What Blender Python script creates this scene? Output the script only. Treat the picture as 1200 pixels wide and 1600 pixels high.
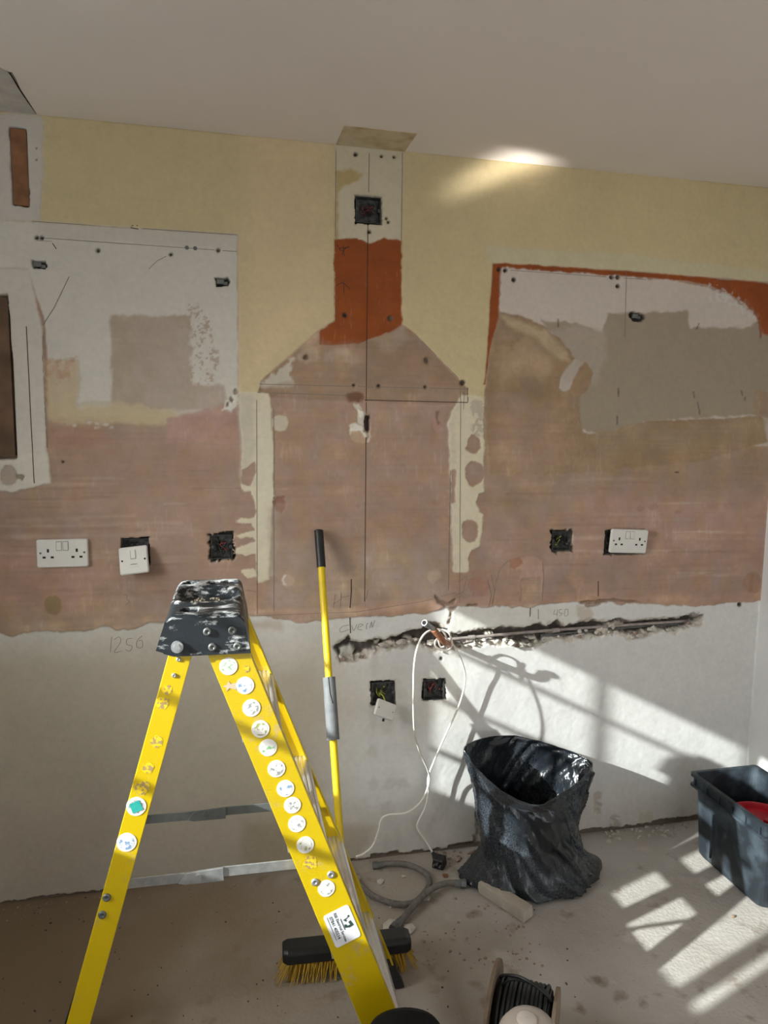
import bpy, bmesh, math, random
import numpy as np
from mathutils import Vector, Matrix

for o in list(bpy.data.objects): bpy.data.objects.remove(o)
SC = bpy.context.scene
COL = SC.collection
random.seed(7)
RNG = np.random.RandomState(11)

# ---------------------------------------------------------------- camera
FPX = 1145.27
M = np.array([[0.9749409857370444, -0.2220474441760665, 0.013601722867223243],
              [-0.01243990954413423, -0.11546123650192935, -0.9932340869684142],
              [0.2221155622206915, 0.9681754156145064, -0.11533014184966549]])
C = np.array([0.0, -2.38095, 1.526507])
camd = bpy.data.cameras.new('camera')
cam = bpy.data.objects.new('camera', camd); COL.objects.link(cam)
camd.sensor_fit = 'HORIZONTAL'; camd.sensor_width = 36; camd.lens = FPX / 1200 * 36
camd.clip_start = .02
cam.matrix_world = Matrix(((M[0][0], -M[1][0], -M[2][0], C[0]), (M[0][1], -M[1][1], -M[2][1], C[1]),
                           (M[0][2], -M[1][2], -M[2][2], C[2]), (0, 0, 0, 1)))
SC.camera = cam

# ---------------------------------------------------------------- light
SC.view_settings.view_transform = 'Standard'; SC.view_settings.look = 'None'
SC.view_settings.gamma = 1; SC.view_settings.use_curve_mapping = False
SC.view_settings.exposure = 0.0
SUN_DIR = Vector((1, .355, -.5)).normalized()
sd = bpy.data.lights.new('sun', 'SUN'); sd.energy = 8.8; sd.angle = math.radians(.55); sd.color = (.93, 1, .98)
sun = bpy.data.objects.new('sun', sd); COL.objects.link(sun)
sun.rotation_euler = SUN_DIR.to_track_quat('-Z', 'Y').to_euler(); sun.location = (-4, -3, 4)
W = bpy.data.worlds.new('sky'); SC.world = W; W.use_nodes = True
bg = W.node_tree.nodes['Background']; bg.inputs[0].default_value = (.62, .80, 1.0, 1); bg.inputs[1].default_value = 1.6


def area(name, loc, rot, sx, sy, e, col):
    l = bpy.data.lights.new(name, 'AREA'); l.shape = 'RECTANGLE'; l.size = sx; l.size_y = sy; l.energy = e; l.color = col
    o = bpy.data.objects.new(name, l); COL.objects.link(o); o.location = loc; o.rotation_euler = rot; return o


WX, WY0, WY1, WZ0, WZ1 = -1.2, -1.765, -.665, 1.16, 1.965       # window in the left wall
sk = area('window_skylight', (WX - .25, (WY0 + WY1) / 2, (WZ0 + WZ1) / 2), (0, math.radians(-90), 0), .78, 1.05, 20, (.95, .97, .95))
sk.rotation_euler = Vector((1, .22, -.42)).to_track_quat('-Z', 'Y').to_euler(); sk.data.spread = math.radians(85)
area('rear_fill', (.9, -4.05, 1.05), (math.radians(130), 0, 0), 2.2, 1.5, 14, (1.0, .80, .53))  # added warm fill lamp behind the camera, tilted up to lift the ceiling
gl = area('sill_reflection', (-1.15, -.770, 1.332), (0, 0, 0), .15, .055, .12, (1, .98, .93))     # sunlight thrown up by the glossy window board
gl.rotation_euler = Vector((1, .355, .5)).to_track_quat('-Z', 'Y').to_euler(); gl.data.spread = math.radians(2.6)


# ---------------------------------------------------------------- helpers
def ray(x, y): return M.T @ np.array([x - 600, y - 800, FPX])
def W3(x, y, yy=0.0):
    r = ray(x, y); return C + (yy - C[1]) / r[1] * r
def F3(x, y, z=0.0):
    r = ray(x, y); return C + (z - C[2]) / r[2] * r
def X3(x, y, xx):
    r = ray(x, y); return C + (xx - C[0]) / r[0] * r
def PR(P):
    c = (np.asarray(P) - C) @ M.T
    return 600 + FPX * c[..., 0] / c[..., 2], 800 + FPX * c[..., 1] / c[..., 2]


def vnoise(x, y, seed=0):
    r = np.random.RandomState(seed).rand(256, 256)
    xi = np.floor(x).astype(int); yi = np.floor(y).astype(int); fx = x - xi; fy = y - yi
    fx = fx * fx * (3 - 2 * fx); fy = fy * fy * (3 - 2 * fy)
    a = r[xi % 256, yi % 256]; b = r[(xi + 1) % 256, yi % 256]; c = r[xi % 256, (yi + 1) % 256]; d = r[(xi + 1) % 256, (yi + 1) % 256]
    return (a * (1 - fx) + b * fx) * (1 - fy) + (c * (1 - fx) + d * fx) * fy
def fbm(x, y, seed=0, o=4):
    s = 0; a = .5
    for i in range(o):
        s = s + a * vnoise(x * 2 ** i, y * 2 ** i, seed + i); a *= .5
        x, y = x * .8 + y * .6 + 3.7, y * .8 - x * .6 + 1.3
    return s / (1 - .5 ** o)
def sdf(poly, X, Y):
    P = np.array(poly, float); n = len(P); d = np.full(X.shape, 1e18); ins = np.zeros(X.shape, bool)
    for i in range(n):
        a = P[i]; b = P[(i + 1) % n]; e = b - a; wx = X - a[0]; wy = Y - a[1]
        t = np.clip((wx * e[0] + wy * e[1]) / (e @ e + 1e-9), 0, 1)
        d = np.minimum(d, (wx - e[0] * t) ** 2 + (wy - e[1] * t) ** 2)
        c = ((a[1] > Y) != (b[1] > Y))
        if abs(e[1]) > 1e-9: ins ^= c & (X < e[0] * (Y - a[1]) / e[1] + a[0])
    d = np.sqrt(d); return np.where(ins, -d, d)


def link(n, links, a, b): links.new(a, b)
def mat(name, col, rough=.6, metal=0, var=.0, vs=20, bump=0, bs=80, col2=None, thr=None, coat=0, spec=None):
    m = bpy.data.materials.new(name); m.use_nodes = True; nt = m.node_tree; N = nt.nodes; L = nt.links
    b = N['Principled BSDF']; b.inputs['Roughness'].default_value = rough; b.inputs['Metallic'].default_value = metal
    b.inputs['Base Color'].default_value = (*col, 1)
    if spec is not None: b.inputs['Specular IOR Level'].default_value = spec
    if coat: b.inputs['Coat Weight'].default_value = coat
    tc = N.new('ShaderNodeTexCoord')
    if var or col2:
        nz = N.new('ShaderNodeTexNoise'); nz.inputs['Scale'].default_value = vs; nz.inputs['Detail'].default_value = 8
        L.new(tc.outputs['Object'], nz.inputs['Vector'])
        mr = N.new('ShaderNodeMapRange')
        lo, hi = thr if thr else (.3, .7)
        mr.inputs['From Min'].default_value = lo; mr.inputs['From Max'].default_value = hi
        L.new(nz.outputs['Fac'], mr.inputs['Value'])
        mx = N.new('ShaderNodeMix'); mx.data_type = 'RGBA'
        c2 = col2 if col2 else tuple(c * (1 - var) for c in col)
        mx.inputs['A'].default_value = (*col, 1); mx.inputs['B'].default_value = (*c2, 1)
        L.new(mr.outputs['Result'], mx.inputs['Factor']); L.new(mx.outputs['Result'], b.inputs['Base Color'])
    if bump:
        n2 = N.new('ShaderNodeTexNoise'); n2.inputs['Scale'].default_value = bs; n2.inputs['Detail'].default_value = 6
        L.new(tc.outputs['Object'], n2.inputs['Vector'])
        bp = N.new('ShaderNodeBump'); bp.inputs['Strength'].default_value = bump; bp.inputs['Distance'].default_value = .004
        L.new(n2.outputs['Fac'], bp.inputs['Height']); L.new(bp.outputs['Normal'], b.inputs['Normal'])
    return m


def setp(o, label=None, cat=None, group=None, kind=None):
    if label: o['label'] = label
    if cat: o['category'] = cat
    if group: o['group'] = group
    if kind: o['kind'] = kind
    return o
def empty(name, loc=(0, 0, 0), label=None, cat=None, group=None):
    o = bpy.data.objects.new(name, None); COL.objects.link(o); o.location = loc; o.empty_display_size = .05
    return setp(o, label, cat, group)
class MB:
    """collects verts/faces of one mesh"""
    def __init__(s): s.v = []; s.f = []
    def add(s, vs, fs):
        k = len(s.v); s.v += [tuple(map(float, v)) for v in vs]; s.f += [tuple(i + k for i in f) for f in fs]; return s
    def box(s, c, sz, R=None, taper=1.0):
        c = np.array(c, float); h = np.array(sz, float) / 2; P = []
        for z in (-1, 1):
            for x, y in ((-1, -1), (1, -1), (1, 1), (-1, 1)):
                k = taper if z > 0 else 1
                P.append(np.array([x * h[0] * k, y * h[1] * k, z * h[2]]))
        if R is not None: P = [R @ p for p in P]
        return s.add([c + p for p in P], [(3, 2, 1, 0), (4, 5, 6, 7), (0, 1, 5, 4), (1, 2, 6, 5), (2, 3, 7, 6), (3, 0, 4, 7)])
    def cyl(s, a, b, r, r2=None, n=16, cap=True):
        a = np.array(a, float); b = np.array(b, float); r2 = r if r2 is None else r2; d = b - a; d /= np.linalg.norm(d)
        u = np.cross(d, [0, 0, 1] if abs(d[2]) < .9 else [1, 0, 0]); u /= np.linalg.norm(u); w = np.cross(d, u)
        ring = lambda c, q: [c + q * (math.cos(t) * u + math.sin(t) * w) for t in np.linspace(0, 2 * math.pi, n, False)]
        fs = [(i, (i + 1) % n, n + (i + 1) % n, n + i) for i in range(n)]
        if cap: fs += [tuple(range(n - 1, -1, -1)), tuple(range(n, 2 * n))]
        return s.add(ring(a, r) + ring(b, r2), fs)
    def tube(s, pts, r, n=8, sub=6):
        P = crom(pts, sub); m = len(P); V = []; prev = None
        for i in range(m):
            d = P[min(i + 1, m - 1)] - P[max(i - 1, 0)]; d = d / (np.linalg.norm(d) + 1e-9)
            if prev is None: prev = np.cross(d, [0, 0, 1] if abs(d[2]) < .9 else [1, 0, 0])
            u = prev - d * (prev @ d); u /= np.linalg.norm(u) + 1e-9; prev = u; w = np.cross(d, u)
            rr = r(i / (m - 1)) if callable(r) else r
            V += [P[i] + rr * (math.cos(t) * u + math.sin(t) * w) for t in np.linspace(0, 2 * math.pi, n, False)]
        F = [(k * n + i, k * n + (i + 1) % n, (k + 1) * n + (i + 1) % n, (k + 1) * n + i) for k in range(m - 1) for i in range(n)]
        F += [tuple(range(n - 1, -1, -1)), tuple((m - 1) * n + i for i in range(n))]
        return s.add(V, F)
    def lathe(s, prof, c, n=40, R=None):
        V = []
        for r, z in prof:
            for t in np.linspace(0, 2 * math.pi, n, False):
                p = np.array([r * math.cos(t), r * math.sin(t), z]); V.append(np.array(c) + (R @ p if R is not None else p))
        m = len(prof)
        return s.add(V, [(k * n + i, k * n + (i + 1) % n, (k + 1) * n + (i + 1) % n, (k + 1) * n + i) for k in range(m - 1) for i in range(n)])
    def prism(s, poly, T, h):
        """poly 2D extruded by h; T maps (a,b,c) -> world"""
        n = len(poly)
        V = [T(a, b, 0) for a, b in poly] + [T(a, b, h) for a, b in poly]
        return s.add(V, [tuple(range(n - 1, -1, -1)), tuple(range(n, 2 * n))] + [(i, (i + 1) % n, n + (i + 1) % n, n + i) for i in range(n)])
    def build(s, name, m, parent=None, smooth=False, bevel=0, fix=True):
        me = bpy.data.meshes.new(name); me.from_pydata(s.v, [], s.f); me.update()
        if fix:
            bm = bmesh.new(); bm.from_mesh(me); bmesh.ops.recalc_face_normals(bm, faces=bm.faces); bm.to_mesh(me); bm.free()
        o = bpy.data.objects.new(name, me); COL.objects.link(o); me.materials.append(m)
        if smooth:
            for p in me.polygons: p.use_smooth = True
        if bevel:
            b = o.modifiers.new('bevel', 'BEVEL'); b.width = bevel; b.segments = 2; b.limit_method = 'ANGLE'
        if parent is not None:
            o.parent = parent; o.matrix_parent_inverse = Matrix.Translation(-Vector(worldloc(parent)))
        return o
def worldloc(o): return Vector(o.location) if o.type == 'EMPTY' else Vector((0, 0, 0))
def crom(pts, sub=6):
    P = [np.array(p, float) for p in pts]
    if len(P) < 3 or sub < 2: return P
    Q = [2 * P[0] - P[1]] + P + [2 * P[-1] - P[-2]]; out = []
    for i in range(1, len(Q) - 2):
        a, b, c, d = Q[i - 1:i + 3]
        for k in range(sub):
            t = k / sub
            out.append(.5 * ((2 * b) + (c - a) * t + (2 * a - 5 * b + 4 * c - d) * t * t + (-a + 3 * b - 3 * c + d) * t ** 3))
    out.append(P[-1]); return out
def kid(o, parent):
    o.parent = parent; o.matrix_parent_inverse = Matrix.Translation(-Vector(worldloc(parent))); return o
def text_mesh(name, body, size, T, m, parent, depth=.0004, cx='CENTER'):
    cu = bpy.data.curves.new(name, 'FONT'); cu.body = body; cu.size = size; cu.offset = size * .022; cu.align_x = cx; cu.align_y = 'CENTER'
    to = bpy.data.objects.new(name, cu); COL.objects.link(to)
    me = bpy.data.meshes.new_from_object(to.evaluated_get(bpy.context.evaluated_depsgraph_get()))
    bpy.data.objects.remove(to)
    b = MB(); vs = [v.co for v in me.vertices]
    b.add([T(v.x, v.y, depth) for v in vs], [tuple(p.vertices) for p in me.polygons])
    return b.build(name, m, parent, fix=False)


# ---------------------------------------------------------------- materials
m_yel = mat('yellow_fibreglass', (.76, .53, .004), .38, var=.12, vs=30, bump=.15, bs=300)
m_alu = mat('aluminium', (.74, .73, .71), .30, .75, var=.14, vs=25)
m_steel = mat('galvanised_steel', (.55, .56, .56), .45, .75, var=.35, vs=50)
m_dsteel = mat('dull_steel', (.20, .21, .20), .5, .6, var=.5, vs=40)
m_cap = mat('splashed_black_plastic', (.030, .036, .042), .42, col2=(.55, .55, .55), vs=34, thr=(.56, .68), bump=.4, bs=90)
m_rub = mat('black_rubber', (.018, .018, .018), .6, var=.3, vs=40)
m_white = mat('white_plastic', (.74, .71, .66), .35, var=.06, vs=30)
m_wcab = mat('white_cable', (.80, .76, .68), .45)
m_blk = mat('black_plastic', (.011, .012, .013), .45, var=.3, vs=50)
m_dark = mat('dark_void', (.012, .010, .009), .9)
m_grey = mat('grey_foam', (.19, .195, .20), .7, var=.3, vs=40)
m_bag = mat('black_polythene', (.014, .017, .021), .30, col2=(.13, .16, .19), vs=9, thr=(.50, .64), bump=.35, bs=60)
m_crate = mat('dusty_grey_plastic', (.018, .023, .028), .5, col2=(.085, .108, .13), vs=14, thr=(.45, .85), bump=.1, bs=60, spec=.3)
m_red = mat('red_plastic', (.62, .018, .035), .38, var=.2, vs=30)
m_wood = mat('timber', (.30, .13, .055), .75, var=.45, vs=25, bump=.3, bs=60)
m_brownv = mat('stained_board', (.20, .115, .065), .85, var=.5, vs=12, bump=.3)
m_cu = mat('copper', (.50, .22, .12), .5, .3, var=.45, vs=90)
m_pipe = mat('painted_pipe', (.42, .36, .33), .55, .2, var=.4, vs=60, bump=.2)
m_box = mat('metal_back_box', (.12, .12, .115), .55, .4, var=.75, vs=70, bump=.6, bs=120)
m_rwire = mat('red_wire', (.22, .04, .035), .5)
m_bwire = mat('black_wire', (.02, .02, .02), .5)
m_gwire = mat('green_yellow_wire', (.35, .38, .05), .5)
m_hose = mat('dusty_hose', (.21, .19, .165), .8, var=.45, vs=70, bump=.5, bs=200)
m_plas = mat('plaster_rubble', (.62, .57, .50), .9, var=.25, vs=40, bump=.8, bs=70)
m_plasp = mat('pink_rubble', (.42, .30, .25), .95, var=.4, vs=40, bump=.8, bs=70)
m_brs = mat('yellow_bristle', (.62, .38, .04), .6, var=.3, vs=60)
m_pen = mat('pencil', (.20, .16, .135), .9)
m_penb = mat('dark_pencil', (.055, .03, .022), .9)
m_cream = mat('cream_plastic', (.42, .36, .31), .4, var=.08, vs=20)
m_card = mat('fibreboard', (.30, .22, .15), .85, var=.4, vs=25, bump=.5)
m_stk = mat('sticker', (.72, .70, .74), .4)
m_ink = mat('green_black_ink', (.03, .06, .05), .6)
m_paintw = mat('white_paint', (.72, .71, .68), .6, var=.08, vs=6, bump=.15, bs=60)
m_upvc = mat('white_upvc', (.8, .8, .8), .3)
m_curled = mat('brown_card_tab', (.30, .2, .15), .8)

# ---------------------------------------------------------------- back wall: one fine grid with relief + paint as colour attribute
x0, x1, z0, z1 = -1.2, 2.045, 0.0, 2.4
ST = .0034
nx = int((x1 - x0) / ST) + 1; nz = int((z1 - z0) / ST) + 1
gx, gz = np.meshgrid(np.linspace(x0, x1, nx), np.linspace(z0, z1, nz))
PXg, PYg = PR(np.stack([gx, gx * 0, gz], -1))
Hh = np.zeros_like(gx)                    # depth into the wall (+) / proud (-)
COLR = np.zeros(gx.shape + (3,))
WHT = np.array((.66, .61, .54)); LIL = np.array((.51, .405, .33)); YEL = np.array((.60, .49, .285)); PNK = np.array((.46, .315, .25))
TER = np.array((.34, .088, .022)); HOOD = np.array((.42, .285, .20)); CRM = np.array((.66, .58, .42)); OLV = np.array((.55, .43, .27))
LOW = np.array((.70, .685, .655)); TAN = np.array((.50, .375, .24)); BRN = np.array((.40, .28, .19)); DRK = np.array((.05, .04, .035))
n_fine = fbm(gx / .012, gz / .012, 3); n_med = fbm(gx / .05, gz / .05, 9); n_big = fbm(gx / .3, gz / .3, 21)
n_str = fbm(gx / .20, gz / .008, 31, 3); n_vert = fbm(gx / .03, gz / .4, 41, 3)


def paint(poly, col=None, warp=4, ws=14, feather=1.2, alpha=1.0, depth=None, add=None, speck=None, seed=0):
    P = np.array(poly, float); pad = warp * 2 + feather * 3 + 3
    sel = (PXg > P[:, 0].min() - pad) & (PXg < P[:, 0].max() + pad) & (PYg > P[:, 1].min() - pad) & (PYg < P[:, 1].max() + pad)
    if not sel.any(): return
    X = PXg[sel]; Y = PYg[sel]; d = sdf(P, X, Y)
    if warp: d = d + (fbm(X / ws, Y / ws, 50 + seed, 4) - .5) * 2.6 * warp
    m = np.clip(.5 - d / (2 * feather), 0, 1)
    if speck:
        s = fbm(X / speck[1], Y / speck[1], 77 + seed, 3); m = m * np.clip((s - speck[0]) / .05, 0, 1)
    ma = (m * alpha)[:, None]
    if col is not None: COLR[sel] = COLR[sel] * (1 - ma) + np.array(col) * ma
    if depth is not None: Hh[sel] = Hh[sel] * (1 - m) + depth * m
    if add is not None: Hh[sel] += add * m
def ell(cx, cy, rx, ry=None, n=20, rot=0):
    ry = ry or rx; return [(cx + rx * math.cos(t) * math.cos(rot) - ry * math.sin(t) * math.sin(rot), cy + rx * math.cos(t) * math.sin(rot) + ry * math.sin(t) * math.cos(rot)) for t in np.linspace(0, 2 * math.pi, n, False)]
def streak(y, xa, xb, h, col, a=.4, slope=-.02, seed=0):
    paint([(xa, y), (xb, y + slope * (xb - xa)), (xb, y + h + slope * (xb - xa)), (xa, y + h)], col, 3, 30, 2.5, a, seed=seed)


# -- base plaster
COLR[:] = PNK
Hh[:] = .0015
# broad tonal drift of the pink plaster
paint([(-300, 640), (1500, 640), (1500, 800), (-300, 780)], (.47, .335, .255), 20, 90, 30, .6)
paint([(60, 690), (330, 660), (370, 730), (300, 790), (90, 770)], (.45, .30, .235), 18, 60, 16, .7, seed=1)
paint([(-300, 820), (130, 850), (130, 980), (-300, 990)], (.53, .34, .285), 18, 60, 25, .6, seed=2)
paint([(760, 640), (1250, 660), (1250, 760), (760, 800)], (.41, .29, .20), 16, 70, 22, .55, seed=3)
paint([(900, 770), (1250, 760), (1250, 880), (1050, 900), (920, 870)], (.53, .34, .28), 16, 70, 25, .6, seed=4)
paint([(430, 660), (700, 650), (700, 900), (440, 910)], (.42, .285, .215), 14, 70, 25, .85, seed=5)
paint([(420, 850), (690, 850), (690, 940), (420, 950)], (.52, .40, .32), 12, 50, 18, .6, seed=6)
for i in range(26):
    xa = random.choice([random.uniform(-40, 240), random.uniform(770, 1080)]); y = random.uniform(745, 905)
    streak(y, xa, xa + random.uniform(60, 200), random.uniform(2, 6), random.choice([(.60, .46, .38), (.42, .28, .22), (.57, .42, .35)]), random.uniform(.25, .5), seed=i)
for i in range(60):
    xa = random.choice([random.uniform(-40, 330), random.uniform(-40, 200), random.uniform(770, 1120)]); y = random.uniform(735, 930)
    paint([(xa, y), (xa + random.uniform(30, 150), y - 1), (xa + random.uniform(30, 120), y + 1.6), (xa, y + 1.6)], random.choice([(.34, .22, .17), (.36, .25, .19), (.62, .50, .42)]), 1.5, 20, 1.2, random.uniform(.3, .6), add=.0006, seed=i + 200)
# -- lower dry-lined board (white), recessed slightly below the plaster edge
EDGE = [(-320, 990), (0, 990), (25, 995), (60, 986), (130, 986), (165, 979), (200, 986), (260, 968), (330, 964), (400, 962), (430, 966), (480, 973), (520, 968), (560, 966), (600, 962), (650, 960), (680, 956), (700, 947), (745, 952), (775, 946), (800, 952), (850, 944), (905, 942), (1000, 944), (1100, 947), (1150, 942), (1200, 937), (1400, 930)]
paint([(x, y - 14) for x, y in EDGE] + [(1400, 960), (-320, 1000)], (.55, .355, .27), 5, 20, 4, .75, seed=8)
paint(EDGE + [(1400, 1900), (-320, 1900)], LOW, 4, 18, 1.0, 1, depth=.0055, seed=7)
paint([(400, 958), (560, 962), (690, 944), (680, 934), (560, 950), (400, 952)], (.60, .40, .29), 3, 16, 3, .7, seed=9)
paint([(270, 972), (440, 968), (440, 984), (300, 992)], (.50, .38, .28), 5, 20, 5, .45, seed=10)
# lower wall: darker and browner over the left half, then grime
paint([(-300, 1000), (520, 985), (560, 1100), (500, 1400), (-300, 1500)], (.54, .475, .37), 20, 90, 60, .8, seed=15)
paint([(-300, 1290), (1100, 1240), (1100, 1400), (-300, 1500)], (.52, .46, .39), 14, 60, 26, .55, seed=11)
paint([(380, 1285), (590, 1290), (560, 1345), (380, 1360)], (.42, .35, .24), 8, 40, 8, .5, seed=12)
paint([(540, 1040), (690, 1020), (720, 1120), (600, 1180), (540, 1120)], (.60, .55, .49), 18, 40, 20, .5, seed=13)
for i in range(16):
    xx = random.uniform(580, 700); yy = random.uniform(1020, 1330)
    paint(ell(xx, yy, random.uniform(3, 12), random.uniform(6, 20)), (.50, .46, .40), 4, 8, 3, .4, seed=i)
# -- yellow upper wall
paint([(-300, -60), (1600, -60), (1600, 470), (1200, 440), (1000, 424), (770, 412), (764, 520), (757, 625), (757, 640), (732, 640), (731, 608), (648, 520), (627, 505), (523, 500), (498, 516), (408, 595), (405, 614), (373, 616), (372, 366), (60, 348), (-300, 340)], YEL, .8, 12, 1.0, 1, depth=-.0015)
paint([(380, 180), (520, 215), (520, 500), (410, 590), (376, 600), (374, 380)], (.76, .565, .36), 10, 60, 30, .5, depth=None, seed=5)
paint([(760, 385), (1000, 400), (1230, 428), (1230, 442), (1000, 424), (765, 412)], (.58, .54, .38), 3, 30, 4, .7, seed=3)
# -- left white panel
paint([(-60, 343), (60, 348), (370, 367), (372, 618), (372, 650), (80, 650), (70, 500), (46, 430), (-60, 420)], WHT, .8, 14, 1, 1, depth=.0008)
paint([(60, 346), (372, 366), (372, 389), (57, 370)], (.62, .565, .49), 1, 20, 2, .7)
paint([(172, 492), (300, 494), (300, 600), (350, 602), (356, 640), (176, 640)], LIL, 3, 10, 2.5, .9, seed=2)
paint([(228, 497), (296, 500), (296, 640), (238, 640)], (.51, .43, .36), 3, 30, 6, .6, seed=3)
paint([(296, 478), (322, 482), (342, 560), (330, 604), (292, 600), (288, 500)], LIL, 8, 8, 3, .9, speck=(.50, 5), seed=4)
paint([(300, 488), (318, 490), (336, 560), (325, 596), (298, 596)], WHT, 6, 8, 3, .95, speck=(.44, 4), seed=5)
paint([(70, 562), (120, 562), (124, 590), (118, 650), (74, 655)], OLV, 3, 8, 3, .9, seed=6)
paint([(70, 566), (118, 560), (112, 588), (100, 592), (86, 600), (72, 584)], (.50, .30, .22), 5, 6, 4, .7, speck=(.40, 7), seed=7)
for i in range(9): paint([(74 + i * 5, 566), (77 + i * 5, 566), (77 + i * 5, 600 + (i * 37) % 40), (75 + i * 5, 600 + (i * 37) % 40)], (.58, .47, .36), 2, 5, 1.5, .5, seed=i)
paint([(74, 640), (130, 632), (200, 632), (262, 640), (300, 648), (260, 670), (180, 672), (110, 672), (76, 668)], (.56, .45, .28), 6, 20, 5, .9, seed=8)
paint([(180, 634), (250, 640), (280, 652), (240, 680), (185, 672)], (.55, .445, .28), 5, 20, 5, .8, seed=8)
paint([(76, 655), (160, 660), (260, 662), (372, 630), (372, 700), (74, 705)], PNK, 5, 16, 6, .75, seed=9)
paint([(262, 656), (310, 640), (372, 632), (374, 700), (330, 690), (260, 690)], (.52, .33, .275), 3, 16, 3, .9, depth=.0022, seed=10)
paint([(76, 668), (150, 664), (180, 690), (140, 700), (80, 700)], (.46, .28, .22), 6, 12, 5, .7, seed=11)
for x, y in ((140, 660), (152, 662), (166, 663), (174, 668), (150, 668), (118, 665)): paint(ell(x, y, 4, 2.2), WHT, 2, 4, 1, .8)
paint([(372, 615), (352, 628), (348, 640), (362, 644), (374, 632)], (.72, .68, .60), 4, 6, 1.5, 1, add=-.002)
for x, y in ((368, 612), (362, 624), (356, 632)): paint(ell(x, y, 3, 4), (.25, .18, .13), 2, 4, 1, .8, depth=.006)
# -- left edge: white filler strips and openings
paint([(-60, 175), (66, 180), (70, 200), (66, 232), (68, 290), (64, 345), (-60, 350)], (.60, .545, .485), 3, 22, 2, 1, depth=-.001)
paint([(-60, 420), (46, 420), (66, 515), (74, 700), (80, 755), (20, 768), (-60, 765)], (.66, .60, .53), 2, 16, 1.5, 1, depth=-.004, seed=2)
paint([(-60, 712), (76, 708), (80, 755), (20, 768), (-60, 760)], (.68, .63, .55), 3, 10, 1.5, 1, depth=-.005, seed=3)
paint([(-60, 456), (12, 460), (16, 520), (22, 600), (26, 716), (-60, 720)], BRN, 1, 10, 1, 1, depth=.035)
paint([(14, 198), (40, 201), (46, 323), (20, 320)], DRK, 1, 8, .8, 1, depth=.022)
paint(ell(14, 743, 13, 16), (.48, .39, .33), 2, 8, 1, 1, depth=.001)
paint(ell(33, 745, 7, 3.5), (.30, .24, .18), 3, 5, 1, .9, depth=.004)
for x, y in ((57, 232), (57, 250)): paint(ell(x, y, 1.6), DRK, 0, 1, .8, .9)
# -- extractor hood silhouette
paint([(525, 180), (652, 200), (632, 236), (627, 378), (628, 505), (523, 500), (522, 378)], CRM * .92, 1, 10, 1, 1, depth=.0012)
paint([(532, 180), (622, 200), (620, 380), (532, 378)], (.62, .55, .40), 1, 10, 3, .8)
paint([(525, 268), (548, 262), (566, 272), (560, 282), (540, 288), (528, 300), (528, 378), (525, 378)], (.47, .34, .13), 3, 8, 2.5, .8, seed=4)
paint([(522, 374), (558, 372), (575, 380), (600, 372), (628, 376), (628, 508), (648, 522), (604, 520), (560, 538), (498, 540), (500, 516), (523, 502)], TER, 2, 10, 1, 1, depth=.0022)
HD = [(498, 540), (560, 538), (604, 522), (628, 508), (648, 522), (731, 606), (731, 628), (690, 632), (420, 620), (404, 616), (408, 596), (470, 545)]
paint(HD, HOOD, 2, 12, 1, 1, depth=.003)
paint([(500, 540), (560, 540), (604, 560), (640, 580), (560, 606), (470, 600), (460, 570)], (.42, .29, .20), 9, 24, 10, .6, seed=6)
paint([(590, 530), (628, 512), (640, 530), (610, 552), (594, 545)], (.52, .40, .32), 4, 12, 5, .7, seed=7)
for x, y in ((520, 556), (548, 560), (534, 548)): paint(ell(x, y, 14, 9), (.53, .40, .31), 6, 10, 4, .5, seed=x)
paint([(408, 598), (440, 575), (458, 560), (456, 580), (458, 600), (440, 608), (408, 606)], (.66, .60, .50), 5, 8, 2, .9, add=-.001)
paint([(406, 604), (425, 608), (450, 612), (424, 620), (404, 618)], (.34, .22, .13), 5, 7, 2, .8, seed=8)
paint([(470, 545), (498, 540), (500, 560), (478, 568), (462, 560)], (.53, .40, .30), 3, 9, 3, .7)
paint([(447, 596), (731, 607), (731, 627), (410, 614), (412, 604)], (.45, .32, .235), 1, 9, 2, .5)
# -- yellow columns either side of the hood
paint([(374, 612), (420, 614), (424, 640), (428, 700), (428, 780), (424, 850), (422, 905), (402, 912), (400, 860), (376, 852), (376, 800), (378, 700), (374, 650)], CRM, 2, 12, 1.5, 1, depth=-.0008)
paint([(374, 614), (398, 616), (400, 760), (378, 760)], (.60, .54, .44), 4, 20, 5, .7, seed=4)
paint([(402, 640), (424, 640), (426, 900), (402, 906)], (.66, .60, .45), 1, 12, 2, .8)
paint([(420, 790), (434, 800), (434, 900), (420, 900)], (.53, .43, .36), 3, 10, 5, .6, seed=2)
for pl in ([(378, 735), (398, 722), (400, 742), (390, 758), (378, 755)], [(360, 765), (392, 768), (399, 790), (399, 812), (362, 808)], [(362, 818), (392, 816), (400, 830), (372, 836), (360, 832)], [(364, 842), (388, 836), (400, 846), (380, 852), (366, 852)], [(364, 868), (390, 862), (400, 880), (394, 892), (366, 890)]):
    paint(pl, PNK * .98, 2.5, 8, 1, 1, depth=.0015, seed=len(pl))
for pl in ([(366, 812), (400, 808), (400, 816), (384, 818), (370, 816)], [(366, 836), (400, 832), (400, 838), (372, 842)], [(370, 856), (402, 850), (402, 864), (384, 868), (368, 864)], [(378, 892), (400, 888), (402, 902), (386, 904)]):
    paint(pl, CRM, 2.5, 7, 1, 1, depth=-.001, seed=3)
paint([(708, 640), (722, 616), (756, 622), (757, 700), (756, 770), (757, 800), (750, 850), (738, 880), (732, 896), (708, 894), (706, 760), (702, 730), (701, 660)], CRM, 3, 10, 1.5, 1, depth=-.0008, seed=5)
paint([(701, 640), (712, 640), (712, 896), (706, 890)], (.60, .53, .42), 5, 8, 3, .6, seed=6)
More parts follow.
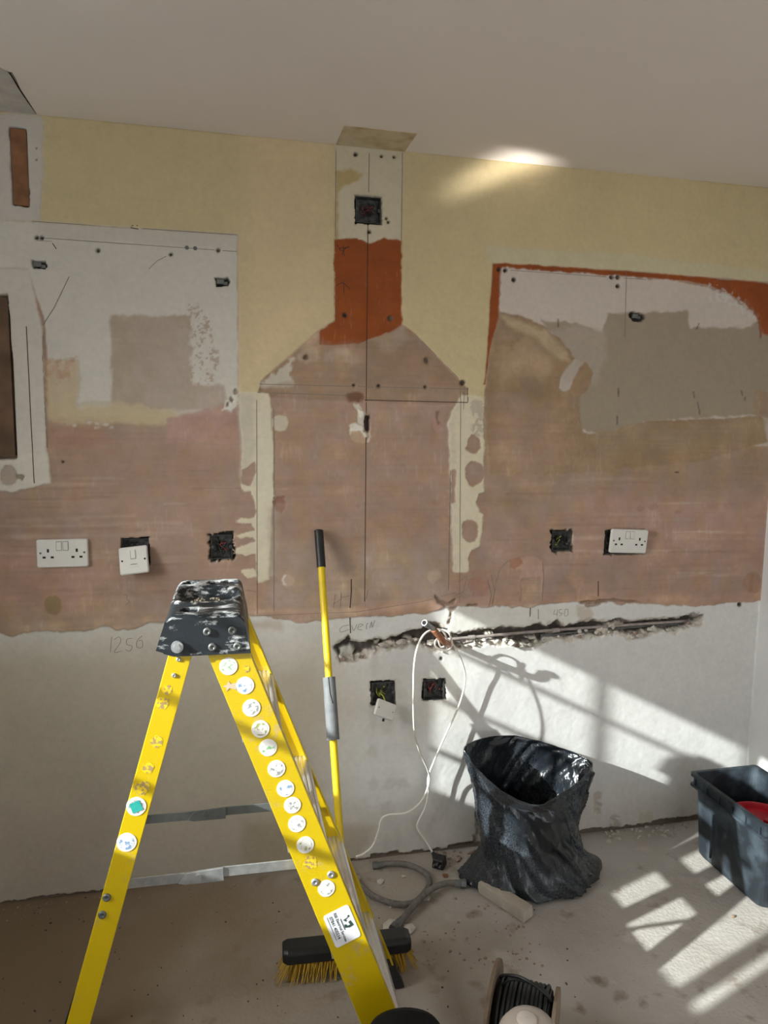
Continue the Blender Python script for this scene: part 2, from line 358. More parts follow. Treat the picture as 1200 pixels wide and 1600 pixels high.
for pl in (ell(740, 695, 11, 15), ell(742, 740, 15, 20), [(748, 772), (760, 768), (760, 810), (752, 800), (745, 785)], ell(735, 830, 13, 18), [(734, 862), (750, 854), (760, 870), (760, 905), (740, 905), (732, 885)], [(706, 735), (712, 735), (712, 785), (705, 790)]):
    paint(pl, PNK * .93, 3, 9, 1, 1, depth=.0018, seed=int(pl[0][0]))
paint([(735, 625), (756, 622), (756, 680), (742, 684), (736, 660)], (.50, .43, .36), 5, 7, 2, .7, speck=(.42, 6), seed=4)
# -- spots, fillings and scars of the centre panel
paint(ell(438, 661, 12.5, 13), (.60, .52, .40), 1.5, 7, 1, 1, add=-.001)
paint(ell(451, 907, 10, 9), (.58, .44, .35), 1, 7, 1, .8, add=-.0008)
paint([(443, 899), (448, 898), (443, 907), (448, 916), (443, 914), (440, 906)], (.72, .66, .58), .6, 4, 1, .9)
paint([(426, 785), (436, 776), (448, 785), (447, 798), (440, 803), (432, 796)], (.42, .25, .19), 2.5, 6, 1, 1, depth=.004)
paint([(428, 778), (444, 776), (444, 786), (430, 786)], (.33, .17, .12), 2.5, 4, 1.2, .8, depth=.005)
paint(ell(555, 620, 13, 8), (.17, .085, .045), 4, 7, 2, .9, depth=.004)
paint([(572, 640), (584, 650), (584, 685), (590, 660), (600, 650), (596, 680), (584, 690)], (.36, .25, .18), 4, 9, 4, .5)
paint([(553, 632), (560, 630), (570, 645), (575, 660), (578, 680), (574, 690), (560, 692), (548, 686), (546, 672), (556, 660), (558, 645)], (.68, .61, .52), 3, 6, 1, 1, depth=.004, seed=3)
paint([(571, 650), (577, 650), (578, 668), (576, 676), (572, 672), (569, 660)], DRK, 1.5, 5, .8, 1, depth=.03)
paint(ell(562, 682, 15, 11), (.46, .32, .21), 1.5, 8, 1, .95, depth=.002)
for pl in ([(547, 664), (556, 660), (566, 665), (570, 672), (556, 674), (547, 673)], [(560, 640), (568, 642), (570, 652), (562, 652)], [(566, 674), (578, 680), (570, 684)]): paint(pl, (.80, .74, .66), 2, 5, 1, 1, add=-.005)
paint([(675, 655), (684, 648), (694, 658), (692, 670), (682, 678), (675, 668)], (.50, .31, .25), 2, 6, 1.5, .9, add=.001)
paint([(681, 642), (687, 642), (684, 655), (688, 662), (684, 664), (681, 652)], (.20, .12, .09), .8, 5, 1, .8)
paint([(600, 650), (612, 660), (618, 672), (604, 666)], (.42, .29, .22), 3, 8, 3, .6)
paint(ell(559, 791, 3, 3), (.36, .22, .17), 1, 3, 1.5, .8); paint(ell(679, 785, 4, 4), (.38, .24, .18), 1, 3, 2, .7)
paint([(670, 893), (684, 890), (690, 900), (676, 914), (668, 905)], (.56, .43, .35), 2, 6, 1.5, .8)
paint([(612, 900), (660, 890), (665, 895), (620, 906)], (.44, .32, .28), 2, 9, 3, .5)
paint([(735, 905), (755, 903), (768, 915), (760, 930), (740, 930), (732, 915)], (.45, .26, .20), 3, 7, 1.5, .9, depth=.003)
# -- left low patches
paint(ell(82, 946, 14, 15), (.35, .25, .15), 2, 8, 1.2, 1, depth=.0025)
paint(ell(196, 935, 8, 8), (.55, .42, .36), 3, 5, 3, .3)
# -- right panel: terracotta border, white, grey skim, brown plaster
paint([(770, 412), (780, 411), (1000, 425), (1240, 446), (1240, 540), (1190, 520), (1184, 492), (1160, 470), (1110, 445), (1060, 437), (1000, 434), (782, 420), (779, 500), (772, 520), (764, 560), (757, 600), (766, 470)], TER, 1.5, 12, 1, 1, depth=.0005)
RW = [(783, 418), (1000, 434), (1060, 438), (1100, 448), (1140, 462), (1175, 490), (1186, 500), (1190, 530), (1240, 535), (1240, 700), (900, 680), (840, 560), (800, 500), (781, 486)]
paint(RW, (.64, .56, .50), 2.5, 9, 1.2, 1, depth=.0002, seed=3)
paint([(1110, 445), (1165, 470), (1186, 495), (1180, 500), (1150, 480), (1100, 462)], (.66, .62, .57), 6, 5, 2, .6, speck=(.45, 5), seed=4)
paint([(845, 500), (900, 505), (940, 520), (950, 490), (1074, 486), (1078, 512), (1170, 512), (1188, 500), (1192, 525), (1240, 530), (1240, 645), (1190, 650), (1100, 652), (1010, 660), (940, 680), (904, 670), (902, 620), (920, 590), (895, 560)], (.385, .315, .24), 3, 9, 2, 1, seed=5)
paint([(900, 505), (945, 520), (950, 560), (930, 600), (880, 600), (860, 520)], (.45, .375, .31), 4, 14, 5, .9, seed=7)
paint([(1160, 470), (1192, 468), (1195, 510), (1188, 528), (1184, 496)], TER, 2, 6, 1, .8)
paint([(781, 488), (810, 492), (850, 510), (880, 535), (897, 560), (888, 572), (876, 590), (874, 606), (880, 612), (890, 608), (905, 575), (914, 566), (926, 585), (920, 605), (906, 622), (906, 660), (912, 676), (940, 680), (1010, 658), (1100, 655), (1190, 650), (1200, 690), (1100, 720), (900, 740), (765, 740), (757, 640), (764, 560), (772, 520)], (.385, .265, .17), 2.5, 10, 1.2, 1, depth=-.0004, seed=6)
paint([(783, 492), (850, 515), (885, 550), (890, 564), (870, 562), (840, 530), (790, 508)], (.52, .40, .26), 3, 14, 4, .8, seed=8)
paint([(778, 520), (830, 515), (860, 560), (850, 600), (790, 590)], (.47, .335, .22), 10, 26, 8, .8, seed=9)
paint([(780, 528), (810, 530), (800, 545), (782, 540)], (.36, .24, .15), 5, 10, 3, .6, seed=10)
paint([(780, 620), (860, 640), (900, 700), (840, 740), (770, 730)], (.47, .32, .235), 8, 30, 14, .8, seed=11)
paint([(920, 680), (1000, 665), (1200, 655), (1200, 690), (1080, 700), (960, 705)], (.39, .29, .19), 8, 24, 8, .7, seed=12)
paint([(1180, 606), (1200, 612), (1240, 615), (1240, 660), (1178, 648)], (.41, .295, .205), 3, 10, 1.5, .9, seed=13)
paint([(876, 590), (884, 572), (900, 562), (908, 566), (898, 590), (886, 612), (876, 610)], (.50, .43, .37), 1.5, 9, 1, .6, seed=14)
for a, b in (((872, 512), (872, 498)), ((966, 606), (966, 620)), ((964, 650), (964, 664)), ((1083, 612), (1085, 622)), ((1090, 628), (1092, 640)), ((1093, 640), (1093, 648)), ((1158, 610), (1160, 618)), ((1164, 620), (1164, 626)), ((1088, 515), (1092, 505))):
    paint([(a[0] - 1, a[1]), (a[0] + 1.4, a[1]), (b[0] + 1.4, b[1]), (b[0] - 1, b[1])], (.09, .07, .06), .5, 4, .8, .8)
# -- right lower plaster scars
paint([(795, 880), (812, 872), (836, 868), (848, 876), (848, 940), (818, 936), (812, 905), (816, 890), (800, 886)], (.55, .37, .29), 1.5, 8, 1, .8, depth=.0008)
paint([(797, 876), (812, 870), (818, 880), (806, 890), (798, 886)], (.42, .22, .16), 2, 6, 1, .9, depth=.003)
paint([(815, 904), (847, 902), (846, 936), (814, 938)], (.50, .35, .25), 2.5, 5, 1, .9, depth=.0035, seed=6)
for i in range(6): streak(906 + i * 5, 817, 845, 1.5, (.36, .24, .17), .5, 0, i)
paint([(884, 900), (913, 902), (911, 914), (906, 922), (904, 940), (900, 938), (899, 920), (890, 912)], (.52, .34, .24), 2, 6, 1, .9, depth=.003)
paint(ell(1095, 911, 13, 12), (.46, .30, .225), 2, 8, 2.5, .8); paint(ell(1177, 911, 15, 17), (.42, .26, .185), 1.5, 8, 1.2, .9, depth=.002)
paint([(1173, 896), (1180, 896), (1176, 924), (1170, 926)], (.33, .19, .13), 1, 5, 1.5, .5)
for x, y, rx in ((1000, 795, 7), (1022, 792, 9), (1022, 834, 7), (1060, 800, 5)): paint(ell(x, y, rx, rx * .6), (.38, .24, .18), 2, 5, 1.5, .6)
for i in range(5): streak(832 + i * 5, 1052, 1088, 1.6, (.60, .44, .36), .6, 0, i)
paint(ell(1058, 738, 4, 1.3), DRK, .3, 3, .8, .9)
paint([(700, 948), (760, 950), (900, 945), (905, 975), (800, 985), (700, 985)], (.70, .66, .58), 3, 9, 3, .5)
paint([(902, 946), (925, 950), (930, 966), (912, 974), (900, 960)], (.55, .47, .38), 3, 7, 2, .7)
# cracks under the plaster edge
for pl in ([(680, 930), (686, 936), (700, 942), (712, 936), (710, 944), (698, 950), (684, 942)], [(697, 948), (704, 955), (700, 975), (704, 978), (708, 958), (716, 948)], [(730, 944), (748, 945), (748, 948), (730, 948)],
           [(905, 940), (960, 936), (1000, 940), (1010, 944), (960, 941), (908, 945)], [(915, 946), (935, 940), (950, 936), (940, 946), (918, 950)]):
    paint(pl, (.30, .21, .15), 1.5, 6, .8, .8, depth=.009)
# -- small screw holes
HOLES = [(57, 371, 2.4), (65, 371, 2.6), (153, 391, 2.4), (267, 397, 2), (341, 391, 2.2), (780, 421, 2.4), (790, 422, 2.4), (803, 437, 3), (956, 433, 2.4), (966, 433, 2.4), (966, 447, 2.4), (1157, 945, 3), (478, 558, 3), (539, 492, 3), (610, 497, 3), (592, 603, 2), (667, 563, 3.2), (723, 598, 3.4), (556, 241, 2.4), (692, 990, 2), (596, 244, 1.5), (616, 245, 1.5), (604, 341, 1.4), (607, 347, 1.4), (577, 362, 2), (98, 722, 1.5), (553, 602, 1.5), (665, 605, 1.8), (690, 1030, 2.3)]
for x, y, r in HOLES: paint(ell(x, y, r + .8), (.06, .045, .035), .6, 3, .9, 1, depth=.010)
for x, y, r in ((667, 563, 7), (478, 558, 5), (610, 497, 5)): paint(ell(x, y, r, r) , (.25, .17, .11), 2, 4, 2, .45)
for x, y, w, h in ((61, 413, 11, 5.5), (347, 440, 11, 6.5)): paint([(x - w, y - h), (x + w * .8, y - h + 1), (x + w, y), (x + w * .9, y + h), (x - w * .8, y + h)], DRK, 1.5, 5, .8, 1, depth=.03)
paint(ell(995, 495, 13, 6.5, rot=.2), DRK, 2.5, 6, .9, 1, depth=.02)
# -- back-box recesses (cut with real depth)
RECS = {'upper': [(556, 306), (595, 308), (596, 349), (557, 347)], 'left': [(329, 838), (362, 833), (364, 872), (330, 876)], 'spur': [(190, 843), (231, 841), (233, 882), (192, 884)],
        'mid': [(864, 831), (893, 830), (893, 860), (864, 861)], 'lowL': [(581, 1067), (617, 1065), (617, 1104), (582, 1102)], 'lowR': [(663, 1063), (695, 1063), (697, 1093), (661, 1095)], 'sockR': [(948, 830), (1005, 830), (1004, 865), (946, 866)], 'sockL': [(62, 846), (134, 846), (134, 882), (62, 882)]}
for k, pl in RECS.items():
    cx = sum(p[0] for p in pl) / 4; cy = sum(p[1] for p in pl) / 4; g = 1.12 if k in ('left', 'mid') else 1.04
    big = [(cx + (x - cx) * (g + .12), cy + (y - cy) * (g + .12)) for x, y in pl]
    if not k.startswith('sockL'): paint(big, (.50, .40, .32) if k in ('left', 'mid', 'spur', 'sockR') else (.60, .54, .45), 4, 5, 1.5, .55, add=.0012, seed=len(k))
    paint([(cx + (x - cx) * g, cy + (y - cy) * g) for x, y in pl], (.12, .10, .085), 3.6 if k in ('left', 'mid') else 1.6, 4, .7, 1, depth=.036, seed=len(k))
# -- chased trench
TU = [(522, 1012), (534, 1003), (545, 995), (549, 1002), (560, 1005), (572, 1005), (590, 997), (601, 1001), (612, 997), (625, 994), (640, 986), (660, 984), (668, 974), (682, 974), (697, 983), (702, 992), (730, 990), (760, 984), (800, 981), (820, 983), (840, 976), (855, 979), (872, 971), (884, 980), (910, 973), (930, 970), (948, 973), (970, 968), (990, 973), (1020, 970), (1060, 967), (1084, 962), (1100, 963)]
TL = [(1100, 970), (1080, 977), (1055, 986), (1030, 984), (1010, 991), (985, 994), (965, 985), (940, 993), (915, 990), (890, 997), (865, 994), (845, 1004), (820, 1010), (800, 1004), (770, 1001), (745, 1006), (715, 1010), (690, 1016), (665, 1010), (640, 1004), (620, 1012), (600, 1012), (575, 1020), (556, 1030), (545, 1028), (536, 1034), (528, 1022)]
paint(TU + TL, (.085, .07, .06), 3.2, 9, .8, 1, depth=.034, seed=21)  # trench coloured near black, its inner shade put into the paint
paint([(530, 1014), (548, 1008), (556, 1016), (548, 1028), (536, 1030)], (.46, .44, .38), 3, 8, 2, 1, depth=.014)
paint([(x, y - 1) for x, y in TL] + [(x, y + 6) for x, y in TL[::-1]], (.60, .54, .46), 5, 7, 2, .9, add=.004, seed=22)
paint([(x, y + 2) for x, y in TU] + [(x, y - 3) for x, y in TU[::-1]], (.50, .42, .34), 3, 6, 1.5, .7, add=.003, seed=23)
for i in range(20):
    t = random.random(); k = int(t * (len(TL) - 1)); x, y = TL[k]; x += random.uniform(-14, 14)
    paint(ell(x, y - random.uniform(2, 9), random.uniform(5, 13), random.uniform(2, 5)), random.choice([(.62, .56, .48), (.40, .36, .31), (.25, .22, .19)]), 4, 6, 1.5, .95, depth=random.uniform(.006, .020), seed=i)
# blown plaster behind the bag
for pl in ([(748, 1262), (764, 1262), (768, 1310), (760, 1340), (742, 1336), (744, 1290)], [(930, 1240), (940, 1240), (938, 1275), (930, 1270)], [(955, 1280), (966, 1278), (972, 1306), (960, 1300)]):
    paint(pl, (.52, .46, .39), 5, 6, 2, .8, add=.006, seed=int(pl[0][0]))
paint([(1000, 1270), (1022, 1268), (1020, 1288), (998, 1290)], (.56, .52, .40), 3, 8, 2, .6)
paint([(440, 1290), (445, 1280), (448, 1320), (444, 1330)], (.6, .55, .47), 2, 6, 2, .3)
# ragged gap along the floor
fl = lambda x: 1415 - .1211 * x
for xa in range(-300, 1300, 40):
    hh = 4 + 5 * random.random() if xa > 540 else 3 + 2 * random.random()
    paint([(xa, fl(xa) - hh), (xa + 42, fl(xa + 42) - hh), (xa + 42, fl(xa) + 30), (xa, fl(xa) + 40)], (.17, .13, .10), 2.5, 9, 1, 1, depth=.014, seed=3)
# global surface variation
COLR *= (1 + .10 * (n_med - .5) + .09 * (n_big - .5) + .07 * (n_fine - .5) + .025 * (n_str - .5))[..., None]
pink = np.clip((COLR[..., 0] - COLR[..., 1] - .08) / .04, 0, 1) * np.clip((.14 - COLR[..., 1] + COLR[..., 2]) / .04, 0, 1)
COLR *= (1 + pink * (.10 * (n_str - .5) + .16 * (n_med - .5)))[..., None]
mott = fbm(gx / .11, gz / .11, 91, 5); mot2 = fbm(gx / .045, gz / .06, 97, 4)
COLR *= (1 + pink * (.30 * (mott - .5)))[..., None]
COLR[..., 2] *= 1 - pink * .35 * (mot2 - .5); COLR[..., 0] *= 1 + pink * .10 * (mot2 - .5)
scr = np.clip((fbm(gx / .004 + gz / .05, gz / .06, 101, 3) - .66) / .1, 0, 1) * np.clip((mott - .5) / .1, 0, 1)
COLR += (scr * pink * .05)[..., None]
tone = np.clip((COLR[..., 0] - COLR[..., 2] - .10) / .08, 0, 1) * np.clip((.14 - COLR[..., 1] + COLR[..., 2]) / .05, 0, 1)
COLR *= 1 - tone[..., None] * np.array([.15, .17, .215])
COLR = np.clip(COLR, .01, .95)
Hh += (n_med - .5) * .0016 + (n_fine - .5) * .0007 + (n_big - .5) * .003
deep = Hh > .008
Hh += deep * (n_fine - .5) * .009
Hh[:, 0] = np.minimum(Hh[:, 0], .01); Hh[:, -1] = 0; Hh[0, :] = 0.012; Hh[-1, :] = 0


def wall_mat():
    m = bpy.data.materials.new('painted_plaster'); m.use_nodes = True; N = m.node_tree.nodes; L = m.node_tree.links; b = N['Principled BSDF']
    at = N.new('ShaderNodeAttribute'); at.attribute_name = 'paint'; tc = N.new('ShaderNodeTexCoord')
    nz = N.new('ShaderNodeTexNoise'); nz.inputs['Scale'].default_value = 60; nz.inputs['Detail'].default_value = 8; L.new(tc.outputs['Object'], nz.inputs['Vector'])
    mr = N.new('ShaderNodeMapRange'); mr.inputs['To Min'].default_value = .90; mr.inputs['To Max'].default_value = 1.08; L.new(nz.outputs['Fac'], mr.inputs['Value'])
    mul = N.new('ShaderNodeMix'); mul.data_type = 'RGBA'; mul.blend_type = 'MULTIPLY'; mul.inputs['Factor'].default_value = 1
    L.new(at.outputs['Color'], mul.inputs['A']); L.new(mr.outputs['Result'], mul.inputs['B']); L.new(mul.outputs['Result'], b.inputs['Base Color'])
    b.inputs['Roughness'].default_value = .82; b.inputs['Specular IOR Level'].default_value = .25
    bp = N.new('ShaderNodeBump'); bp.inputs['Strength'].default_value = .25; bp.inputs['Distance'].default_value = .002
    L.new(nz.outputs['Fac'], bp.inputs['Height']); L.new(bp.outputs['Normal'], b.inputs['Normal'])
    return m
def grid_mesh(name, X, Y, Z, m, colr=None, flip=False):
    a, b = X.shape; co = np.stack([X, Y, Z], -1).reshape(-1, 3).astype(np.float32)
    i = np.arange(a * b).reshape(a, b)
    q = np.stack([i[:-1, :-1], i[:-1, 1:], i[1:, 1:], i[1:, :-1]], -1).reshape(-1, 4)
    if flip: q = q[:, ::-1]
    me = bpy.data.meshes.new(name); me.vertices.add(len(co)); me.vertices.foreach_set('co', co.ravel())
    me.loops.add(q.size); me.loops.foreach_set('vertex_index', q.ravel().astype(np.int32))
    me.polygons.add(len(q)); me.polygons.foreach_set('loop_start', np.arange(0, q.size, 4, dtype=np.int32))
    me.polygons.foreach_set('use_smooth', np.ones(len(q), bool))
    me.update(calc_edges=True)
    if colr is not None:
        at = me.color_attributes.new('paint', 'FLOAT_COLOR', 'POINT')
        c4 = np.concatenate([colr.reshape(-1, 3), np.ones((a * b, 1))], 1).astype(np.float32); at.data.foreach_set('color', c4.ravel())
    me.materials.append(m); o = bpy.data.objects.new(name, me); COL.objects.link(o); return o
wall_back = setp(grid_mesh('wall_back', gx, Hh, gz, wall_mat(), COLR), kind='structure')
wc = MB().box(((x0 + x1) / 2, .14, 1.2), (x1 - x0 + .4, .18, 2.5)).build('masonry_core', m_plas, wall_back)
def wy(x, z):
    i = int(np.clip(round((z - z0) / (z1 - z0) * (nz - 1)), 0, nz - 1)); j = int(np.clip(round((x - x0) / (x1 - x0) * (nx - 1)), 0, nx - 1)); return float(Hh[i, j])
def onwall(px, py, off=.0):
    p = W3(px, py); p[1] = min(wy(p[0], p[2]), .006) - off; return p

# other walls, ceiling
def floor_mat():
    m = bpy.data.materials.new('dusty_concrete'); m.use_nodes = True; N = m.node_tree.nodes; L = m.node_tree.links; b = N['Principled BSDF']
    tc = N.new('ShaderNodeTexCoord')
    def nz(s, d=8):
        n = N.new('ShaderNodeTexNoise'); n.inputs['Scale'].default_value = s; n.inputs['Detail'].default_value = d; L.new(tc.outputs['Object'], n.inputs['Vector']); return n
    def rng(src, a, b_):
        r = N.new('ShaderNodeMapRange'); r.inputs['From Min'].default_value = a; r.inputs['From Max'].default_value = b_; L.new(src, r.inputs['Value']); return r.outputs['Result']
    def mix(A, B, f):
        x = N.new('ShaderNodeMix'); x.data_type = 'RGBA'
        for s, v in (('A', A), ('B', B)):
            if isinstance(v, tuple): x.inputs[s].default_value = (*v, 1)
            else: L.new(v, x.inputs[s])
        L.new(f, x.inputs['Factor']); return x.outputs['Result']
    c = mix((.50, .465, .43), (.41, .37, .33), rng(nz(3.5).outputs['Fac'], .35, .65))
    c = mix(c, (.54, .50, .46), rng(nz(7, 10).outputs['Fac'], .60, .72))
    c = mix(c, (.20, .155, .12), rng(nz(11, 8).outputs['Fac'], .60, .75))
    c = mix(c, (.52, .48, .42), rng(nz(120, 2).outputs['Fac'], .70, .76))
    c = mix(c, (.10, .08, .06), rng(nz(150, 2).outputs['Fac'], .72, .78))
    sx = N.new('ShaderNodeSeparateXYZ'); L.new(tc.outputs['Object'], sx.inputs[0]); ad = N.new('ShaderNodeMath'); ad.operation = 'MULTIPLY_ADD'
    L.new(nz(2.2, 6).outputs['Fac'], ad.inputs[0]); ad.inputs[1].default_value = -1.6; L.new(sx.outputs['X'], ad.inputs[2])
    c = mix((.26, .195, .13), c, rng(ad.outputs[0], -1.1, .15))      # base colour turns darker and browner towards the left, broken by noise
    L.new(c, b.inputs['Base Color']); b.inputs['Roughness'].default_value = .9; b.inputs['Specular IOR Level'].default_value = .2
    n = nz(90, 8); bp = N.new('ShaderNodeBump'); bp.inputs['Strength'].default_value = .6; bp.inputs['Distance'].default_value = .004
    L.new(n.outputs['Fac'], bp.inputs['Height']); L.new(bp.outputs['Normal'], b.inputs['Normal'])
    return m
fxs = np.linspace(x0, x1, 460); fys = np.concatenate([np.linspace(-4.3, -1.7, 20), np.linspace(-1.69, .055, 244)])
FX, FY = np.meshgrid(fxs, fys)
FZ = (fbm(FX / .35, FY / .35, 5) - .5) * .006 + (fbm(FX / .03, FY / .03, 15) - .5) * .0016 - .002
setp(grid_mesh('floor', FX, FY, FZ, floor_mat()), kind='structure')
def fz(x, y): return float((fbm(np.array([x / .35]), np.array([y / .35]), 5)[0] - .5) * .006 + (fbm(np.array([x / .03]), np.array([y / .03]), 15)[0] - .5) * .0016 - .002)
m_ceil = mat('ceiling_paint', (.82, .74, .665), .85, var=.04, vs=3, bump=.12, bs=40)
ceiling = setp(MB().box(((x0 + x1) / 2, -2.1, 2.45), (x1 - x0 + .4, 4.6, .1)).build('ceiling', m_ceil), kind='structure')
setp(MB().box((x1 + .06, -2.1, 1.2), (.12, 4.6, 2.4)).build('wall_right', m_paintw), kind='structure')
wl = MB()
wl.box((WX - .06, (-4.3 + WY0) / 2, 1.2), (.12, WY0 + 4.3, 2.4)); wl.box((WX - .06, (WY1 + .2) / 2, 1.2), (.12, .2 - WY1, 2.4))
wl.box((WX - .06, (WY0 + WY1) / 2, WZ0 / 2), (.12, WY1 - WY0, WZ0)); wl.box((WX - .06, (WY0 + WY1) / 2, (WZ1 + 2.4) / 2), (.12, WY1 - WY0, 2.4 - WZ1))
setp(wl.build('wall_left', m_paintw), kind='structure')
wr = MB(); wr.box(((x0 + x1) / 2, -4.36, 2.25), (x1 - x0 + .4, .12, .3)); wr.box((-.8, -4.36, 1.05), (1.0, .12, 2.1)); wr.box((2.1, -4.36, 1.05), (.2, .12, 2.1))
setp(wr.build('wall_rear', m_paintw), kind='structure')
# georgian-bar window of the left wall
win = setp(empty('window_1', (WX - .06, (WY0 + WY1) / 2, WZ0)), kind='structure')
fr = MB(); fw = .03
fr.box((WX - .06, (WY0 + WY1) / 2, WZ0 + fw / 2), (.06, WY1 - WY0, fw)); fr.box((WX - .06, (WY0 + WY1) / 2, WZ1 - fw / 2), (.06, WY1 - WY0, fw))
fr.box((WX - .06, WY0 + fw / 2, (WZ0 + WZ1) / 2), (.06, fw, WZ1 - WZ0)); fr.box((WX - .06, WY1 - fw / 2, (WZ0 + WZ1) / 2), (.06, fw, WZ1 - WZ0))
fr.build('window_frame', m_upvc, win)
for z in (1.365, 1.56, 1.757): MB().box((WX - .06, (-1.52 + WY1) / 2, z + .024), (.02, WY1 + 1.52, .014)).build('glazing_bar', m_upvc, win)
for y, w_ in ((-.936, .018), (-1.195, .065), (-1.662, .050)): MB().box((WX - .06, y, (WZ0 + WZ1) / 2), (.028, w_, WZ1 - WZ0)).build('mullion' if w_ > .03 else 'glazing_bar', m_upvc, win)
setp(MB().box((WX + .05, (WY0 + WY1) / 2, WZ0 - .012), (.10, 1.16, .024)).build('window_board', m_upvc, win))
w2 = setp(empty('door_1', (.85, -4.36, 0)), kind='structure')
f2 = MB(); f2.box((.85, -4.36, .05), (2.3, .06, .1)); f2.box((.85, -4.36, 2.06), (2.3, .06, .08))
for x in (-.27, .84, 1.97): f2.box((x, -4.36, 1.05), (.07, .06, 2.1))
f2.build('door_frame', m_upvc, w2)

# ceiling scar above the duct, ceiling crack, pencil outlines
cz = lambda px, py, z=2.4: F3(px, py, z)
m_scar = mat('unpainted_ceiling_patch', (.60, .50, .33), .9, col2=(.42, .30, .15), vs=16, thr=(.45, .7), bump=.3)
cp = [cz(*p) for p in ((524, 228), (538, 196), (652, 208), (632, 237))]
MB().add([(p[0], p[1], 2.4) for p in cp] + [(p[0], p[1], 2.3985) for p in cp], [(0, 1, 2, 3), (7, 6, 5, 4), (0, 4, 5, 1), (1, 5, 6, 2), (2, 6, 7, 3), (3, 7, 4, 0)]).build('unpainted_patch', m_scar, ceiling)['label'] = 'stained unpainted patch above the duct outline'
def ribbon(pts, w, m, parent, name='pencil_line', off=.0006, label=None):
    """thin drawn line following the wall surface"""
    P = []
    for a, b in zip(pts[:-1], pts[1:]):
        n = max(1, int(math.hypot(b[0] - a[0], b[1] - a[1]) / 7))
        for k in range(n): P.append((a[0] + (b[0] - a[0]) * k / n, a[1] + (b[1] - a[1]) * k / n))
    P.append(pts[-1]); Q = [onwall(x, y, off) for x, y in P]; V = []; F = []
    for i, p in enumerate(Q):
        d = Q[min(i + 1, len(Q) - 1)] - Q[max(i - 1, 0)]; nrm = np.array([-d[2], 0, d[0]]); nrm /= np.linalg.norm(nrm) + 1e-9
        V += [p + nrm * w / 2, p - nrm * w / 2]
        if i: F.append((2 * i - 2, 2 * i - 1, 2 * i + 1, 2 * i))
    o = MB().add(V, F).build(name, m, parent, fix=False)
    if label: o['label'] = label
    return o
LINES = [([(577, 239), (576, 300)], .0022), ([(575, 352), (573, 560), (571, 800), (570, 940)], .0024), ([(405, 600), (731, 608)], .0018), ([(402, 613), (545, 618)], .0022), ([(570, 625), (731, 629)], .0026),
         ([(401, 625), (402, 960)], .002), ([(428, 640), (428, 955)], .0018), ([(704, 735), (701, 922)], .0022), ([(720, 590), (718, 948)], .0018), ([(726, 598), (724, 640)], .0016),
         ([(41.7, 510), (48, 640), (54, 755)], .0024), ([(50, 346), (370, 367)], .0018), ([(70, 372), (370, 393)], .0016), ([(67.5, 512), (67, 560), (74, 700)], .002), ([(67, 508), (85, 480), (108, 432)], .0022),
         ([(792, 422), (1010, 437)], .0016), ([(979, 424), (976, 528)], .0018), ([(400, 962), (560, 956), (660, 940), (712, 926)], .0014), ([(731, 606), (731, 628)], .0026), ([(648, 522), (731, 606)], .0016),
         ([(525, 236), (524, 370)], .0016), ([(629, 238), (627, 376)], .0018), ([(232, 421), (245, 408), (266, 397)], .0016), ([(82, 380), (88, 389)], .0024), ([(57, 376), (82, 377)], .0012),
         ([(935, 908), (935, 932)], .0032), ([(829, 950), (829, 964)], .003), ([(842, 952), (842, 968)], .002), ([(770, 945), (775, 910), (782, 888), (795, 876)], .0016), ([(848, 878), (850, 900), (847, 940)], .0016),
         ([(762, 905), (768, 930), (764, 948)], .0022), ([(768, 898), (773, 925), (768, 950)], .0018), ([(716, 910), (730, 900), (724, 925), (712, 930)], .0016), ([(549, 905), (549, 925), (547, 950)], .0035), ([(547, 965), (548, 990)], .0035),
         ([(524, 928), (521, 950)], .0018), ([(520, 944), (534, 936), (533, 925), (532, 950)], .0016), ([(536, 933), (546, 931)], .0016), ([(575, 922), (572, 936)], .0018), ([(385, 922), (402, 925)], .0016), ([(208, 352), (204, 356), (216, 358), (214, 352)], .003)]
for pts, w in LINES: ribbon(pts, w, m_penb if w >= .0024 else m_pen, wall_back)
def writing(strokes, w, name, label, m=m_pen):
    mb = []
    for s in strokes: mb.append(s)
    V = []; F = []
    for pts in mb:
        P = crom([(x, y, 0) for x, y in pts], 4) if len(pts) > 2 else [np.array((x, y, 0)) for x, y in pts]
        Q = [onwall(p[0], p[1], .0007) for p in P]
        for i, p in enumerate(Q):
            d = Q[min(i + 1, len(Q) - 1)] - Q[max(i - 1, 0)]; nrm = np.array([-d[2], 0, d[0]]); nrm /= np.linalg.norm(nrm) + 1e-9
            V += [p + nrm * w / 2, p - nrm * w / 2]
            if i: k = len(V); F.append((k - 4, k - 3, k - 1, k - 2))
    o = MB().add(V, F).build(name, m, wall_back, fix=False); o['label'] = label
writing([[(174, 996), (172, 1020)], [(178, 1000), (186, 996), (188, 1004), (178, 1020), (190, 1018)], [(206, 998), (198, 1000), (198, 1008), (206, 1010), (203, 1018), (196, 1016)], [(222, 994), (214, 1002), (214, 1012), (222, 1012), (222, 1002), (216, 1002)]], .0016, 'pencil_number', 'pencilled number 1250 on the white board')
writing([[(546, 977), (536, 979), (531, 985), (534, 988), (546, 984)], [(550, 978), (553, 986), (558, 976)], [(560, 981), (568, 977), (562, 976), (559, 983), (566, 985)], [(573, 984), (573, 976), (576, 975)], [(578, 982), (581, 972), (582, 981), (586, 970)]], .0016, 'pencil_word', 'pencilled word oven on the white board')
writing([[(868, 953), (866, 960), (872, 960)], [(872, 952), (871, 964)], [(879, 953), (875, 953), (875, 958), (880, 959), (875, 963)], [(884, 953), (883, 962), (888, 962), (888, 953), (884, 953)]], .0016, 'pencil_number', 'small pencilled number 450 above the trench')
